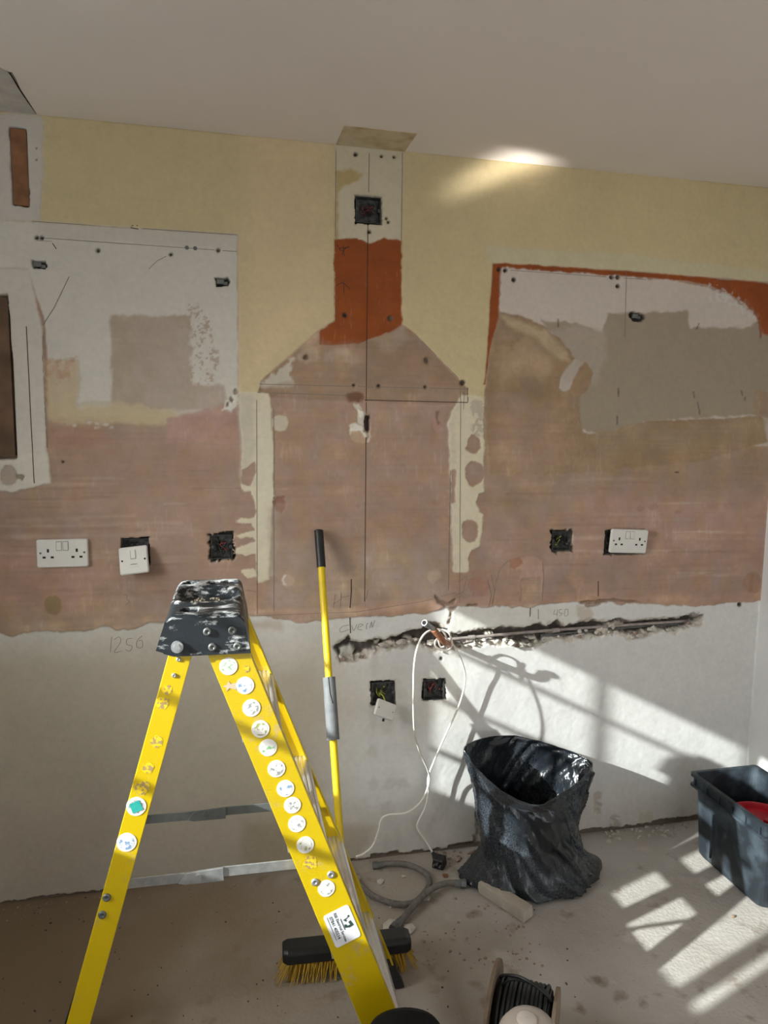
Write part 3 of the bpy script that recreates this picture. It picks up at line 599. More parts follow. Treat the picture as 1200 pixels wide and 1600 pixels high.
writing([[(527, 382), (534, 392), (545, 384)], [(536, 382), (538, 400)], [(530, 388), (547, 386)], [(540, 386), (534, 398)]], .0018, 'pencil_arrow', 'pencilled crossed mark on the terracotta paint', m_penb)
writing([[(525, 446), (536, 442), (547, 452)], [(537, 440), (538, 460)]], .0018, 'pencil_arrow', 'pencilled arrow on the terracotta paint', m_penb)
writing([[(193, 930), (199, 930), (198, 936), (202, 940), (196, 946)]], .0014, 'pencil_number', 'faint pencilled number under the switch')
# ceiling crack
ck = [cz(*p) for p in ((15, 112), (22, 122), (30, 138), (42, 156), (57, 178))]
V = []; F = []
for i, p in enumerate(ck):
    w = (.010, .008, .005, .004, .002)[i]; V += [(p[0] - w / 2, p[1], 2.3992), (p[0] + w / 2, p[1], 2.3992)]
    if i: F.append((2 * i - 2, 2 * i - 1, 2 * i + 1, 2 * i))
MB().add(V, F).build('ceiling_crack', m_pen, ceiling, fix=False)
m_ceil2 = mat('patched_ceiling', (.60, .56, .51), .9, var=.25, vs=14, bump=.4)
q = [cz(*p) for p in ((57, 179), (15, 112), (0, 100), (-60, 60))]; 
cl = [(q[0][0], 0.0), (q[1][0], q[1][1]), (q[2][0] - .02, q[2][1]), (-1.2, q[2][1] - .1), (-1.2, 0.0)]
MB().add([(a, b, 2.4) for a, b in cl] + [(a, b, 2.3992) for a, b in cl], [tuple(range(9, 4, -1))] + [(i, (i + 1) % 5, 5 + (i + 1) % 5, 5 + i) for i in range(5)]).build('patched_area', m_ceil2, ceiling)

# timber in the two openings at the left edge
p = [W3(x, y, .0) for x, y in ((15, 199), (40, 202), (46, 322), (21, 319))]
b = MB(); b.add([(a[0], .003, a[2]) for a in p] + [(a[0], .024, a[2]) for a in p], [(0, 1, 2, 3), (7, 6, 5, 4), (0, 4, 5, 1), (1, 5, 6, 2), (2, 6, 7, 3), (3, 7, 4, 0)])
setp(b.build('timber_block', m_wood, wall_back, bevel=.001), 'brown timber block set into the wall')
p = [W3(x, y, .0) for x, y in ((-40, 462), (10, 464), (22, 712), (-40, 715))]
b = MB(); b.add([(a[0], .012, a[2]) for a in p] + [(a[0], .034, a[2]) for a in p], [(0, 1, 2, 3), (7, 6, 5, 4), (0, 4, 5, 1), (1, 5, 6, 2), (2, 6, 7, 3), (3, 7, 4, 0)])
setp(b.build('board', m_brownv, wall_back), 'dark brown board in the tall opening')
# wall plugs: washers on the left panel and loose bits of fixing
for x, y in ((292, 387), (305, 388)):
    a = onwall(x, y); MB().cyl((a[0], a[1] + .001, a[2]), (a[0], a[1] - .002, a[2]), .006, n=14).cyl((a[0], a[1] - .002, a[2]), (a[0], a[1] - .0028, a[2]), .0025, n=8).build('screw_head', m_dsteel, wall_back, smooth=False)
for x, y in ((347, 440), (61, 413), (995, 494)):
    a = W3(x, y); MB().box((a[0] - .005, .006, a[2]), (.022, .012, .014)).box((a[0] + .010, .010, a[2] - .004), (.014, .012, .010)).build('cavity_fixing', m_dsteel, wall_back, bevel=.001)

# ---------------------------------------------------------------- electrics
def quadframe(pl, y=0):
    P = [W3(x, y_, y) for x, y_ in pl]; c = sum(P) / 4; return c, abs(P[1][0] - P[0][0]), abs(P[0][2] - P[3][2])
def back_box(key, label, wires=()):
    c, w, h = quadframe(RECS[key]); w *= .97; h *= .97; d0, d1 = .006, .034
    o = empty('back_box', (c[0], d1, c[2]), label, 'back box', 'metal back boxes sunk in the wall')
    b = MB(); t = .0015
    b.box((c[0], d1, c[2]), (w, t, h))
    for s in (-1, 1): b.box((c[0] + s * w / 2, (d0 + d1) / 2, c[2]), (t, d1 - d0, h)); b.box((c[0], (d0 + d1) / 2, c[2] + s * h / 2), (w, d1 - d0, t))
    b.build('box_shell', m_box, o)
    for s in (-1, 1): MB().box((c[0] + s * (w / 2 - .004), d0 + .001, c[2]), (.008, .0015, .010)).build('lug', m_box, o)
    for sx, sz in ((-.5, .45), (.45, -.45)): MB().cyl((c[0] + sx * w * .4, d1 - .001, c[2] + sz * h * .5), (c[0] + sx * w * .4, d1 - .003, c[2] + sz * h * .5), .010, n=16).build('knockout', m_box, o)
    rr = random.Random(len(label))
    for k, (mw, n) in enumerate(wires):
        for i in range(n):
            p0 = np.array((c[0] + rr.uniform(-.3, .3) * w, d1 - .002, c[2] + rr.uniform(-.1, .4) * h)); P = [p0]
            for _ in range(4): P.append(np.array((c[0] + rr.uniform(-.33, .33) * w, rr.uniform(.006, .026), c[2] + rr.uniform(-.33, .33) * h)))
            MB().tube(P, .0016, 6, 5).build('wire', mw, o, smooth=True)
    return o
back_box('upper', 'square grey metal back box in the cream duct outline near the ceiling', ((m_rwire, 2), (m_bwire, 4)))
back_box('left', 'rough metal back box with red wire, above the ladder top', ((m_rwire, 1), (m_bwire, 6)))
back_box('spur', 'metal back box showing above the hanging fused switch', ((m_bwire, 2),))
back_box('mid', 'metal back box left of the right-hand double socket', ((m_bwire, 5), (m_gwire, 1)))
back_box('lowL', 'low metal back box behind the hanging blank plate', ((m_gwire, 3), (m_bwire, 2)))
back_box('lowR', 'low metal back box with pink wires behind the white cable loop', ((m_rwire, 2), (m_bwire, 3)))
back_box('sockR', 'metal back box mostly covered by the right-hand double socket', ((m_bwire, 1),))

def rot(ax, ay, az): return np.array((Matrix.Rotation(az, 3, 'Y') @ Matrix.Rotation(ax, 3, 'X') @ Matrix.Rotation(ay, 3, 'Z')))
def rrect(w, h, r, n=5):
    P = []
    for cx, cz, a0 in ((w / 2 - r, h / 2 - r, 0), (-w / 2 + r, h / 2 - r, 90), (-w / 2 + r, -h / 2 + r, 180), (w / 2 - r, -h / 2 + r, 270)):
        for k in range(n): a = math.radians(a0 + 90 * k / (n - 1)); P.append((cx + r * math.cos(a), cz + r * math.sin(a)))
    return P
def plate(o, w, h, t, T, m=None):
    b = MB(); P = rrect(w, h, .006); Q = rrect(w - .006, h - .006, .005); n = len(P)
    V = [T(a, b_, 0) for a, b_ in P] + [T(a, b_, t - .003) for a, b_ in P] + [T(a, b_, t) for a, b_ in Q]
    F = [tuple(range(n)), tuple(range(2 * n, 3 * n))] + [(k * n + i, k * n + (i + 1) % n, (k + 1) * n + (i + 1) % n, (k + 1) * n + i) for k in (0, 1) for i in range(n)]
    return b.add(V, F).build('plate', m or m_white, o)
def mkT(c, R):
    c = np.array(c, float); return lambda a, b, d: c + R @ np.array([a, -d, b])
def bx(T, a, b, w, h, d0, d1):
    mb = MB(); mb.prism([(a - w / 2, b - h / 2), (a + w / 2, b - h / 2), (a + w / 2, b + h / 2), (a - w / 2, b + h / 2)], lambda p, q, r: T(p, q, d0 + r), d1 - d0); return mb
def socket(c, R, label, t=.010, red=False):
    o = empty('double_socket', tuple(c), label, 'socket'); T = mkT(c, R)
    plate(o, .147, .087, t, T)
    for s in (-1, 1):
        sw = bx(T, s * .0095, .023, .0135, .025, t - .001, t + .0028).build('rocker_switch', m_white, o, bevel=.0008)
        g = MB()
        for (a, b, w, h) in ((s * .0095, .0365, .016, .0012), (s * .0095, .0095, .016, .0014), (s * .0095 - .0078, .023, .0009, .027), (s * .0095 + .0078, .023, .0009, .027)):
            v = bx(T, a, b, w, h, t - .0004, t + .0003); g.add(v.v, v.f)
        g.build('switch_shade_line', mat_shadow, o)
        for a, b, w, h in ((s * .041, .009, .0062, .0105), (s * .041 - .0115, -.0115, .0088, .0062), (s * .041 + .0115, -.0115, .0088, .0062)):
            bx(T, a, b, w, h, t - .0006, t + .0003).build('pin_slot', m_dark, o)
        sc = MB(); sc.cyl(T(s * .0625, 0.002, t - .001), T(s * .0625, .002, t + .0008), .0032, n=12).build('screw', m_dsteel, o)
    return o
mat_shadow = mat('switch_gap_shade', (.20, .18, .16), .7)  # dark strips round the rockers paint in the shadow of the gap
c, w, h = quadframe([(58, 843), (139, 842), (139, 885), (58, 885)])
socket((c[0], -.001, c[2]), rot(0, 0, 0), 'white double socket at far left, fixed straight on the pink plaster')
c, w, h = quadframe([(949, 826), (1010, 827), (1007, 863), (948, 862)])
socket((c[0] , -.010, c[2]), rot(math.radians(3), 0, math.radians(2.5)), 'white double socket on the right, hanging loose over a dark gap')
# fused switch hanging out of its box
c, w, h = quadframe([(186, 857), (229, 855), (236, 890), (190, 893)])
R = rot(math.radians(-20), math.radians(-4), math.radians(-5)); cc = (c[0] + .001, -.022, c[2]); T = mkT(cc, R)
o = empty('fused_switch', cc, 'white fused switch plate hanging tilted below its open box', 'switch')
plate(o, .086, .086, .010, T)
bx(T, .0, .018, .013, .026, .009, .0125).build('rocker_switch', m_white, o, bevel=.001)
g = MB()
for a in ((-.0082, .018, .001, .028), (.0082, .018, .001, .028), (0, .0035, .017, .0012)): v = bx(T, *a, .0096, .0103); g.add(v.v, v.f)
g.build('switch_shade_line', mat_shadow, o)
bx(T, 0, -.018, .026, .010, .0098, .0112).build('fuse_carrier', m_white, o, bevel=.001); bx(T, 0, -.0135, .020, .0014, .0108, .0116).build('fuse_slot', m_dark, o)
for s in (-1, 1): MB().cyl(T(s * .034, 0, .009), T(s * .034, 0, .0108), .003, n=12).build('screw_hole', m_dark, o)
MB().tube([T(0, .03, -.001), (c[0], .0, c[2] + .03), (c[0], .015, c[2] + .02), (c[0] + .01, .03, c[2] + .01)], .003, 8).build('tail_wire', m_bwire, o, smooth=True)
# blank plate hanging low
c, w, h = quadframe([(586, 1087), (618, 1103), (608, 1126), (578, 1108)])
R = rot(math.radians(-24), math.radians(14), math.radians(22)); cc = (c[0], -.032, c[2] + .006); T = mkT(cc, R)
o = empty('blank_plate', cc, 'blank white plate hanging twisted beneath the low back box', 'plate')
plate(o, .080, .056, .009, T)
for s in (-1, 1): MB().cyl(T(s * .030, 0, .008), T(s * .030, 0, .0096), .0022, n=10).build('screw_hole', m_dsteel, o)
bx(T, .004, -.034, .006, .010, .0, .006).build('clip', m_blk, o)
MB().tube([T(0, .02, -.001), (c[0], -.01, c[2] + .045), (c[0] - .005, .01, c[2] + .05), (c[0], .03, c[2] + .06)], .0025, 8).build('tail_wire', m_gwire, o, smooth=True)

# ---------------------------------------------------------------- pipes in the trench
def P3(x, y, d): return W3(x, y, d)
o = MB().tube([P3(700, 999, .004), P3(735, 996, .006), P3(800, 990, .010), P3(860, 985, .012), P3(960, 978, .014), P3(1075, 970, .020)], .0055, 10).build('water_pipe', m_pipe, smooth=True)
setp(o, 'dull pinkish pipe lying along the wall trench', 'pipe')
for x, y in ((737, 996), (868, 985)):
    a = P3(x - 5, y + .4, .008); b2 = P3(x + 5, y - .4, .008); kid(MB().cyl(a, b2, .0085, n=14).build('pipe_collar', m_pipe, smooth=False), o)
setp(MB().tube([P3(845, 993, .012), P3(870, 991, .010), P3(930, 985, .012), P3(1000, 979, .018), P3(1060, 975, .024)], .004, 8).build('water_pipe', m_dsteel, smooth=True), 'thinner dark pipe below the pinkish pipe in the trench', 'pipe')
o = empty('copper_stub', tuple(P3(697, 1003, .0)), 'short copper pipe stub pointing out of the wall inside the cable knot', 'pipe')
MB().tube([P3(706, 1004, .02), P3(702, 1006, -.05), P3(695, 1004, -.125), P3(688, 996, -.150), P3(677, 983, -.165)], .0105, 14).build('pipe', m_cu, o, smooth=True)
a, b2 = P3(677, 983, -.165), P3(665, 974, -.185)
MB().cyl(a, b2, .0085, n=14).build('spigot', m_steel, o); MB().cyl(P3(667, 975.5, -.182), P3(663, 973, -.190), .0112, .0108, n=14).build('end_ring', m_steel, o); MB().cyl(P3(663.2, 973.2, -.1895), P3(662.6, 972.8, -.1912), .0072, n=12).build('bore', m_dark, o)

# ---------------------------------------------------------------- white cable with knot and its plug
cb = [P3(678, 1336, -.05), P3(668, 1318, -.03), P3(653, 1296, -.02), P3(653, 1285, -.02), P3(664, 1262, -.025), P3(669, 1240, -.03), P3(669, 1215, -.035), P3(680, 1185, -.035), P3(700, 1140, -.03), P3(718, 1100, -.03), P3(727, 1062, -.035), P3(722, 1035, -.05), P3(713, 1015, -.06), P3(703, 1002, -.06), P3(690, 996, -.07),
      P3(680, 1002, -.10), P3(682, 1012, -.11), P3(698, 1016, -.11), P3(706, 1008, -.10), P3(702, 990, -.10), P3(690, 984, -.09), P3(684, 992, -.08), P3(688, 1010, -.07), P3(696, 1008, -.09), P3(697, 996, -.11), P3(690, 985, -.12), P3(676, 984, -.13), P3(662, 992, -.15), P3(652, 1012, -.17), P3(647, 1040, -.185), P3(646, 1075, -.19), P3(646, 1110, -.18), P3(648, 1145, -.15), P3(656, 1175, -.11), P3(668, 1202, -.07),
      P3(671, 1220, -.05), P3(662, 1246, -.05), P3(648, 1262, -.06), P3(632, 1271, -.07), P3(608, 1273, -.07), P3(596, 1280, -.06), P3(591, 1300, -.05), P3(583, 1320, -.05), P3(570, 1333, -.06), P3(556, 1339, -.06)]
m_o = MB().tube(cb, .0034, 8, 6).build('white_cable', m_wcab, smooth=True)
setp(m_o, 'white flex knotted round the copper stub, both ends hanging down the wall', 'cable')
a = P3(676, 1332, -.05); e = F3(684, 1344, .02)
o = empty('plug', tuple(e), 'small black plug lying at the foot of the wall on the white flex', 'plug')
mb = MB(); d = (e - a); d /= np.linalg.norm(d)
mb.cyl(a, a + d * .02, .006, .013, 12); mb.build('strain_relief', m_blk, o)
Rz = np.array(Matrix.Rotation(math.radians(-35), 3, 'Z')); MB().box((e[0] + .004, e[1] - .008, .02), (.044, .048, .034), Rz, .85).build('body', m_blk, o, bevel=.005)
for k in (-1, 0, 1):
    q = Rz @ np.array([k * .011, -.030, .0 if k else .006]); MB().box((e[0] + .004 + q[0], e[1] - .008 + q[1], .02 + q[2]), (.006, .016, .004), Rz).build('pin', m_dsteel, o)

# ---------------------------------------------------------------- braided hoses on the floor
def FP(x, y, z=.012): return F3(x, y, z)
def hose(pts, label, r=.0095):
    o = MB().tube([FP(*p) for p in pts], r, 12, 8).build('flexible_hose', m_hose, smooth=True); setp(o, label, 'hose')
    for e0, e1 in ((pts[0], pts[1]), (pts[-1], pts[-2])):
        a = FP(*e0); b_ = FP(*e1); d = (b_ - a); d /= np.linalg.norm(d); k = MB()
        k.cyl(a - d * .012, a + d * .006, r * 1.45, n=6).cyl(a + d * .006, a + d * .026, r * 1.18, n=12); kid(k.build('end_nut', m_dsteel), o)
    return o
hose([(588, 1352), (612, 1349, .016), (640, 1352, .016), (664, 1364, .014), (671, 1378), (664, 1394), (650, 1408, .012), (630, 1413), (605, 1409), (580, 1398), (562, 1382), (548, 1366)], 'grey braided hose curling back to the wall, behind the ladder')
hose([(722, 1381, .016), (700, 1380, .020), (678, 1387, .024), (660, 1400, .028), (645, 1416, .024), (632, 1432, .016), (617, 1448)], 'grey braided hose crossing over the other one towards the bag', .0102)

# ---------------------------------------------------------------- broom
top = W3(498, 828, -.018); 
hd = np.array([.343, -.492, .092])
o = empty('broom', (hd[0], hd[1], 0), 'yellow handled broom with black head leaning on the wall behind the ladder', 'broom')
ax = (top - hd); L_ = np.linalg.norm(ax); ax /= L_
pt = lambda t: hd + ax * t
def tz(z): return (z - hd[2]) / ax[2]
MB().cyl(pt(0), pt(L_ - .10), .0115, n=20).build('handle', m_yel, o, smooth=False)
tg = tz(1.075); MB().tube([pt(tg), pt(tg + .004), pt(tg + (L_ - tg) * .5), pt(L_ - .012), pt(L_ - .003), pt(L_)], lambda t: .0145 if t < .8 else .0145 * math.sqrt(max(0.02, 1 - ((t - .8) / .2) ** 2 * .9)), 18, 6).build('hand_grip', m_blk, o, smooth=True)
def tpx(y):
    best = min(np.linspace(0, L_, 400), key=lambda t: abs(PR(pt(t))[1] - y)); return best
t0, t1 = tpx(1156), tpx(1059)
MB().cyl(pt(t0), pt(t1), .0195, n=24).build('foam_sleeve', m_grey, o, smooth=False)
side = np.cross(ax, [0, 1, 0]); side /= np.linalg.norm(side); fr_ = np.cross(side, ax)
if fr_[1] > 0: fr_ = -fr_
V = []; F = []
for i, (t, s) in enumerate(((t1, .004), (t1 - .03, .003), (t1 - .05, .002), (t1 - .08, -.004))):
    for w in (-.0015, .0015):
        ang = (s + w) / .0195; V.append(pt(t) + .0198 * (math.sin(ang) * side + math.cos(ang) * fr_))
    if i: F.append((2 * i - 2, 2 * i - 1, 2 * i + 1, 2 * i))
MB().add(V, F).build('slit', m_dark, o, fix=False)
ha = math.radians(3.5); Rz = np.array(Matrix.Rotation(-ha, 3, 'Z'))
HL = .362
head = MB(); sec = [(-.036, -.020), (-.034, .008), (-.024, .018), (.024, .018), (.034, .008), (.036, -.020)]
n = len(sec); V = []; 
for xs, k in ((-HL / 2, .8), (-HL / 2 + .014, 1), (HL / 2 - .014, 1), (HL / 2, .8)):
    V += [hd + np.array([0, 0, -.02]) + Rz @ np.array([xs, a * k, b_ * k]) for a, b_ in sec]
F = [(k * n + i, k * n + (i + 1) % n, (k + 1) * n + (i + 1) % n, (k + 1) * n + i) for k in range(3) for i in range(n)] + [tuple(range(n)), tuple(range(3 * n, 4 * n))]
head.add(V, F).build('head', m_blk, o, bevel=.004)
MB().cyl(hd - ax * .01, hd + ax * .07, .021, .015, 16).build('socket', m_blk, o)
br = MB(); rr = random.Random(3)
for ix in range(30):
    for iy in range(5):
        bx0 = (ix / 29 - .5) * (HL - .03); by0 = (iy / 4 - .5) * .060; sp = .10
        for k in range(3):
            jx, jy = rr.uniform(-.006, .006), rr.uniform(-.006, .006); ox = bx0 * (1 + sp) + jx * 1.8 + (np.sign(bx0) * .012 if abs(bx0) > .16 else 0); oy = by0 * 1.35 + jy * 1.8
            a = hd + Rz @ np.array([bx0 + jx * .4, by0 + jy * .4, -.040]); e = hd + Rz @ np.array([ox, oy, 0]); e[2] = .002
            br.cyl(a, e, .0020, .0012, 4, cap=False)
k = br.build('bristles', m_brs, o, fix=False); k['kind'] = 'stuff'

# ---------------------------------------------------------------- ladder
LX, LY, PSI, LH, WT, SP = -.5509, -.78, -.0233, 1.163, .3209, .0656
FL, FR, FB, RL, RR, RB = .5025, .5834, .3815, .4821, .527, .2816
def LP(u, v, z): return np.array([LX + u * math.cos(PSI) - v * math.sin(PSI), LY + u * math.sin(PSI) + v * math.cos(PSI), z])
def vout(z): return WT / 2 + SP * (LH - z)
lad = empty('step_ladder', tuple(LP(.54, 0, 0)), 'yellow step ladder with black paint-splashed top and sticker-covered side rails', 'ladder')
# yellow rail with worn print
def rail_mat():
    m = mat('worn_yellow_rail', (.58, .405, .001), .36, bump=.12, bs=250); N = m.node_tree.nodes; L = m.node_tree.links; b = N['Principled BSDF']
    tc = N.new('ShaderNodeTexCoord'); n1 = N.new('ShaderNodeTexNoise'); n1.inputs['Scale'].default_value = 75; n1.inputs['Detail'].default_value = 5
    n2 = N.new('ShaderNodeTexNoise'); n2.inputs['Scale'].default_value = 9; n2.inputs['Detail'].default_value = 2
    for q in (n1, n2): L.new(tc.outputs['Object'], q.inputs['Vector'])
    mm = N.new('ShaderNodeMath'); mm.operation = 'MULTIPLY'; r1 = N.new('ShaderNodeMapRange'); r2 = N.new('ShaderNodeMapRange')
    r1.inputs['From Min'].default_value = .50; r1.inputs['From Max'].default_value = .60; r2.inputs['From Min'].default_value = .58; r2.inputs['From Max'].default_value = .68
    L.new(n1.outputs['Fac'], r1.inputs['Value']); L.new(n2.outputs['Fac'], r2.inputs['Value']); L.new(r1.outputs['Result'], mm.inputs[0]); L.new(r2.outputs['Result'], mm.inputs[1])
    mx = N.new('ShaderNodeMix'); mx.data_type = 'RGBA'; mx.inputs['A'].default_value = (.58, .405, .001, 1); mx.inputs['B'].default_value = (.50, .36, .10, 1)
    L.new(mm.outputs[0], mx.inputs['Factor']); L.new(mx.outputs['Result'], b.inputs['Base Color']); return m
m_rail = rail_mat()
def rail(a, b_, slope, side, zb, zt, flange, t=.0045):
    mb = MB(); V = []
    for z in (zt, (zt + zb) / 2, zb):
        u0 = a + slope * (LH - z); u1 = b_ + slope * (LH - z); vo = vout(z)
        for u, d in ((u0, 0), (u1, 0), (u1, flange), (u1 - t, flange), (u1 - t, t), (u0 + t, t), (u0 + t, flange), (u0, flange)): V.append(LP(u, side * (vo - d), z))
    n = 8; F = [(k * n + i, k * n + (i + 1) % n, (k + 1) * n + (i + 1) % n, (k + 1) * n + i) for k in range(2) for i in range(n)] + [tuple(range(n)), tuple(range(2 * n, 3 * n))]
    return mb.add(V, F).build('side_rail', m_rail, lad, bevel=.0012)
rails = {}
for s in (-1, 1):
    rails['f', s] = rail(FL, FR, FB, s, .02, LH - .03, .030)
    rails['r', s] = rail(RL, RR, -RB, s, .02, LH - .03, .048)
    for nm, a, b_, sl in (('f', FL, FR, FB), ('r', RL, RR, -RB)):
        mb = MB(); V = []
        for z, g in ((.10 if nm == 'r' else .075, .003), (.0, .006)):
            for u, d in ((a + sl * (LH - z) - g, -g), (b_ + sl * (LH - z) + g, -g), (b_ + sl * (LH - z) + g, .032), (a + sl * (LH - z) - g, .032)): V.append(LP(u, s * (vout(z) - d), z))
        mb.add(V, [(0, 1, 2, 3), (7, 6, 5, 4), (0, 4, 5, 1), (1, 5, 6, 2), (2, 6, 7, 3), (3, 7, 4, 0)]).build('foot', m_rub, lad, bevel=.004)
# treads
for k in range(1, 5):
    z = LH - .2335 * k; uF = FR + FB * (LH - z) ; uB = FL + FB * (LH - z); vi = vout(z) - .005
    prof = [(uB + .006, z - .028), (uB + .006, z)]
    nr = 7; u0 = uB + .006; u1 = uF - .002
    for i in range(nr):
        c0 = u0 + (u1 - u0) * (i + .15) / nr; c1 = u0 + (u1 - u0) * (i + .75) / nr
        prof += [(c0, z), (c0 + .001, z + .0025), (c1 - .001, z + .0025), (c1, z)]
    prof += [(u1, z), (u1 + .003, z - .004)]
    # ribbed nose running down the front of the rail
    nf = 4
    for i in range(nf):
        a0 = z - .006 - i * .0085
        prof += [(u1 + .0045 + (z - a0) * FB * 0, a0), (u1 + .0065, a0 - .002), (u1 + .0065, a0 - .005), (u1 + .0035, a0 - .007)]
    prof += [(u1 + .002, z - .042), (u1 - .002, z - .042), (u1 - .002, z - .004), (uB + .009, z - .004), (uB + .009, z - .028)]
    MB().prism(prof, lambda p_, q_, r_: LP(p_, -vi + r_, q_), 2 * vi).build('tread', m_alu, lad, fix=True)
    for s in (-1, 1):   # gusset strap below the tread
        MB().prism([(uF - .02, z - .04), (uF - .002, z - .04), (uF + .012, z - .085), (uB + .03, z - .03)], lambda p_, q_, r_: LP(p_, s * (vi - .001 - r_), q_), .0025).build('tread_bracket', m_dsteel, lad)
# rear cross bars
for z in (.70, .22):
    MB().box(LP((RL + RR) / 2 - RB * (LH - z), 0, z), (.022, 2 * vout(z) - .012, .03), np.array(Matrix.Rotation(PSI, 3, 'Z'))).build('rear_bar', m_alu, lad, bevel=.003)
# top cap: moulded block with tray, wings and holes
def capT(u, v, z): return LP(.5309 + u, v, z)
V = []; cw = WT / 2 + .012
zc = LH; secs = []
NV, NU = 41, 37
us = np.linspace(-.075, .072, NU); vs_ = np.linspace(-cw, cw, NV)
U, Vv = np.meshgrid(us, vs_)
Z = np.full(U.shape, zc)
el = ((U + .004) / .066) ** 2 + ((Vv) / .078) ** 2
Z -= .020 * np.clip((1.10 - el) / .35, 0, 1)
Z += .004 * np.exp(-((el - 1.3) / .22) ** 2)
for (hu, hv, ru, rv) in ((.008, .128, .014, .016), (-.048, .128, .013, .010), (.046, .128, .014, .014), (-.03, -.128, .016, .013), (.047, -.06, .0, .0)):
    if ru: Z -= .022 * np.clip((1.2 - ((U - hu) / ru) ** 2 - ((Vv - hv) / rv) ** 2) / .3, 0, 1)
Z -= .010 * np.clip((U - .060) / .012, 0, 1) ** 2 + .012 * np.clip((-U - .060) / .015, 0, 1) ** 2
Z -= .006 * np.clip((np.abs(Vv) - cw + .012) / .012, 0, 1) ** 2
base = [];idx = lambda i, j: i * NU + j
V = [capT(U[i, j], Vv[i, j], Z[i, j]) for i in range(NV) for j in range(NU)]
F = [(idx(i, j), idx(i, j + 1), idx(i + 1, j + 1), idx(i + 1, j)) for i in range(NV - 1) for j in range(NU - 1)]
per = [(0, j) for j in range(NU)] + [(i, NU - 1) for i in range(1, NV)] + [(NV - 1, j) for j in range(NU - 2, -1, -1)] + [(i, 0) for i in range(NV - 2, 0, -1)]
def skirt(u, v, lvl):
    q = (u + .075) / .147
    zb = zc - .078
    if q < .22: zb += (.22 - q) * .06
    ub = u * 1.10 + (.006 if u > 0 else -.014)
    if q < .1: ub += .004
    t = lvl
    return capT(u + (ub - u) * t, v * (1 + .03 * t), (zc - .010) + (zb - zc + .010) * t)
n0 = len(V); m_ = len(per)
for lvl in (0.08, .5, 1.0): V += [skirt(U[i, j], Vv[i, j], lvl) for i, j in per]
F += [(idx(*per[k]), idx(*per[(k + 1) % m_]), n0 + (k + 1) % m_, n0 + k) for k in range(m_)]
for r_ in range(2): F += [(n0 + r_ * m_ + k, n0 + r_ * m_ + (k + 1) % m_, n0 + (r_ + 1) * m_ + (k + 1) % m_, n0 + (r_ + 1) * m_ + k) for k in range(m_)]
F.append(tuple(n0 + 2 * m_ + k for k in range(m_)))
def cap_mat():
    m = mat('paint_splashed_cap', (.014, .018, .022), .42, bump=.35, bs=70, spec=.35); N = m.node_tree.nodes; L = m.node_tree.links; b = N['Principled BSDF']
    tc = N.new('ShaderNodeTexCoord'); geo = N.new('ShaderNodeNewGeometry'); sx = N.new('ShaderNodeSeparateXYZ'); L.new(geo.outputs['True Normal'], sx.inputs[0])
    n1 = N.new('ShaderNodeTexNoise'); n1.inputs['Scale'].default_value = 30; n1.inputs['Detail'].default_value = 12; n1.inputs['Roughness'].default_value = .7
    mp = N.new('ShaderNodeMapping'); mp.inputs['Scale'].default_value = (.5, 1, 1.2); L.new(tc.outputs['Object'], mp.inputs[0]); L.new(mp.outputs[0], n1.inputs['Vector'])
    ad = N.new('ShaderNodeMath'); ad.operation = 'MULTIPLY_ADD'; L.new(sx.outputs['Z'], ad.inputs[0]); ad.inputs[1].default_value = .075; L.new(n1.outputs['Fac'], ad.inputs[2])
    r = N.new('ShaderNodeMapRange'); r.inputs['From Min'].default_value = .57; r.inputs['From Max'].default_value = .66; L.new(ad.outputs[0], r.inputs['Value'])
    mx = N.new('ShaderNodeMix'); mx.data_type = 'RGBA'; mx.inputs['A'].default_value = (.014, .018, .022, 1); mx.inputs['B'].default_value = (.55, .56, .55, 1)
    L.new(r.outputs['Result'], mx.inputs['Factor']); L.new(mx.outputs['Result'], b.inputs['Base Color']); return m
cap = MB().add(V, F).build('top_cap', cap_mat(), lad, smooth=True)
md = cap.modifiers.new('es', 'EDGE_SPLIT'); md.split_angle = math.radians(38)
# plaster dregs in the tray
dr = MB(); rr = random.Random(5)
for i in range(70):
    a = rr.uniform(0, 6.28); q = math.sqrt(rr.random()) * .8; c = capT(-.004 + .058 * q * math.cos(a), .068 * q * math.sin(a), LH - .019)
    s = rr.uniform(.003, .008); dr.box(c, (s, s * rr.uniform(.6, 1.4), s * .6), np.array(Matrix.Rotation(rr.uniform(0, 3), 3, 'Z')), .6)
k = dr.build('plaster_dregs', mat('dregs', (.40, .36, .27), .9, var=.5, vs=90), lad); k['kind'] = 'stuff'
# points on the near (side=-1) faces
def onface(px, py, off=0.0, cap_=False):
    """ladder near side face under a pixel"""
    z = 1.0
    for _ in range(20):
        v = -(vout(z) if not cap_ else cw * 1.03) - off
        # plane v = const (locally): normal direction in world
        nv = np.array([-math.sin(PSI), math.cos(PSI), 0]); p0 = LP(0, v, 0); r = ray(px, py); t = ((p0 - C) @ nv) / (r @ nv); p = C + t * r; z = p[2]
    return p
NF = np.array([math.sin(PSI), -math.cos(PSI), SP]); NF /= np.linalg.norm(NF)
def disc(px, py, r, m, name, par, t=.0014, dome=False, cap_=False, n=28):
    c = onface(px, py, 0, cap_); 
    nf = NF if not cap_ else np.array([math.sin(PSI), -math.cos(PSI), 0])
    if dome:
        ax_ = nf; u = np.cross(ax_, [0, 0, 1]); u /= np.linalg.norm(u); w = np.cross(ax_, u); R = np.stack([u, w, ax_], 1)
        o = MB().lathe([(r, -.001), (r, t * .5), (r * .8, t * .85), (r * .4, t), (r * .38, t * .6), (.0001, t * .6)], c, 20, R).build(name, m, par, smooth=True)
    else: o = MB().cyl(c - nf * .001, c + nf * t, r, r * .97, n).build(name, m, par)
    return o
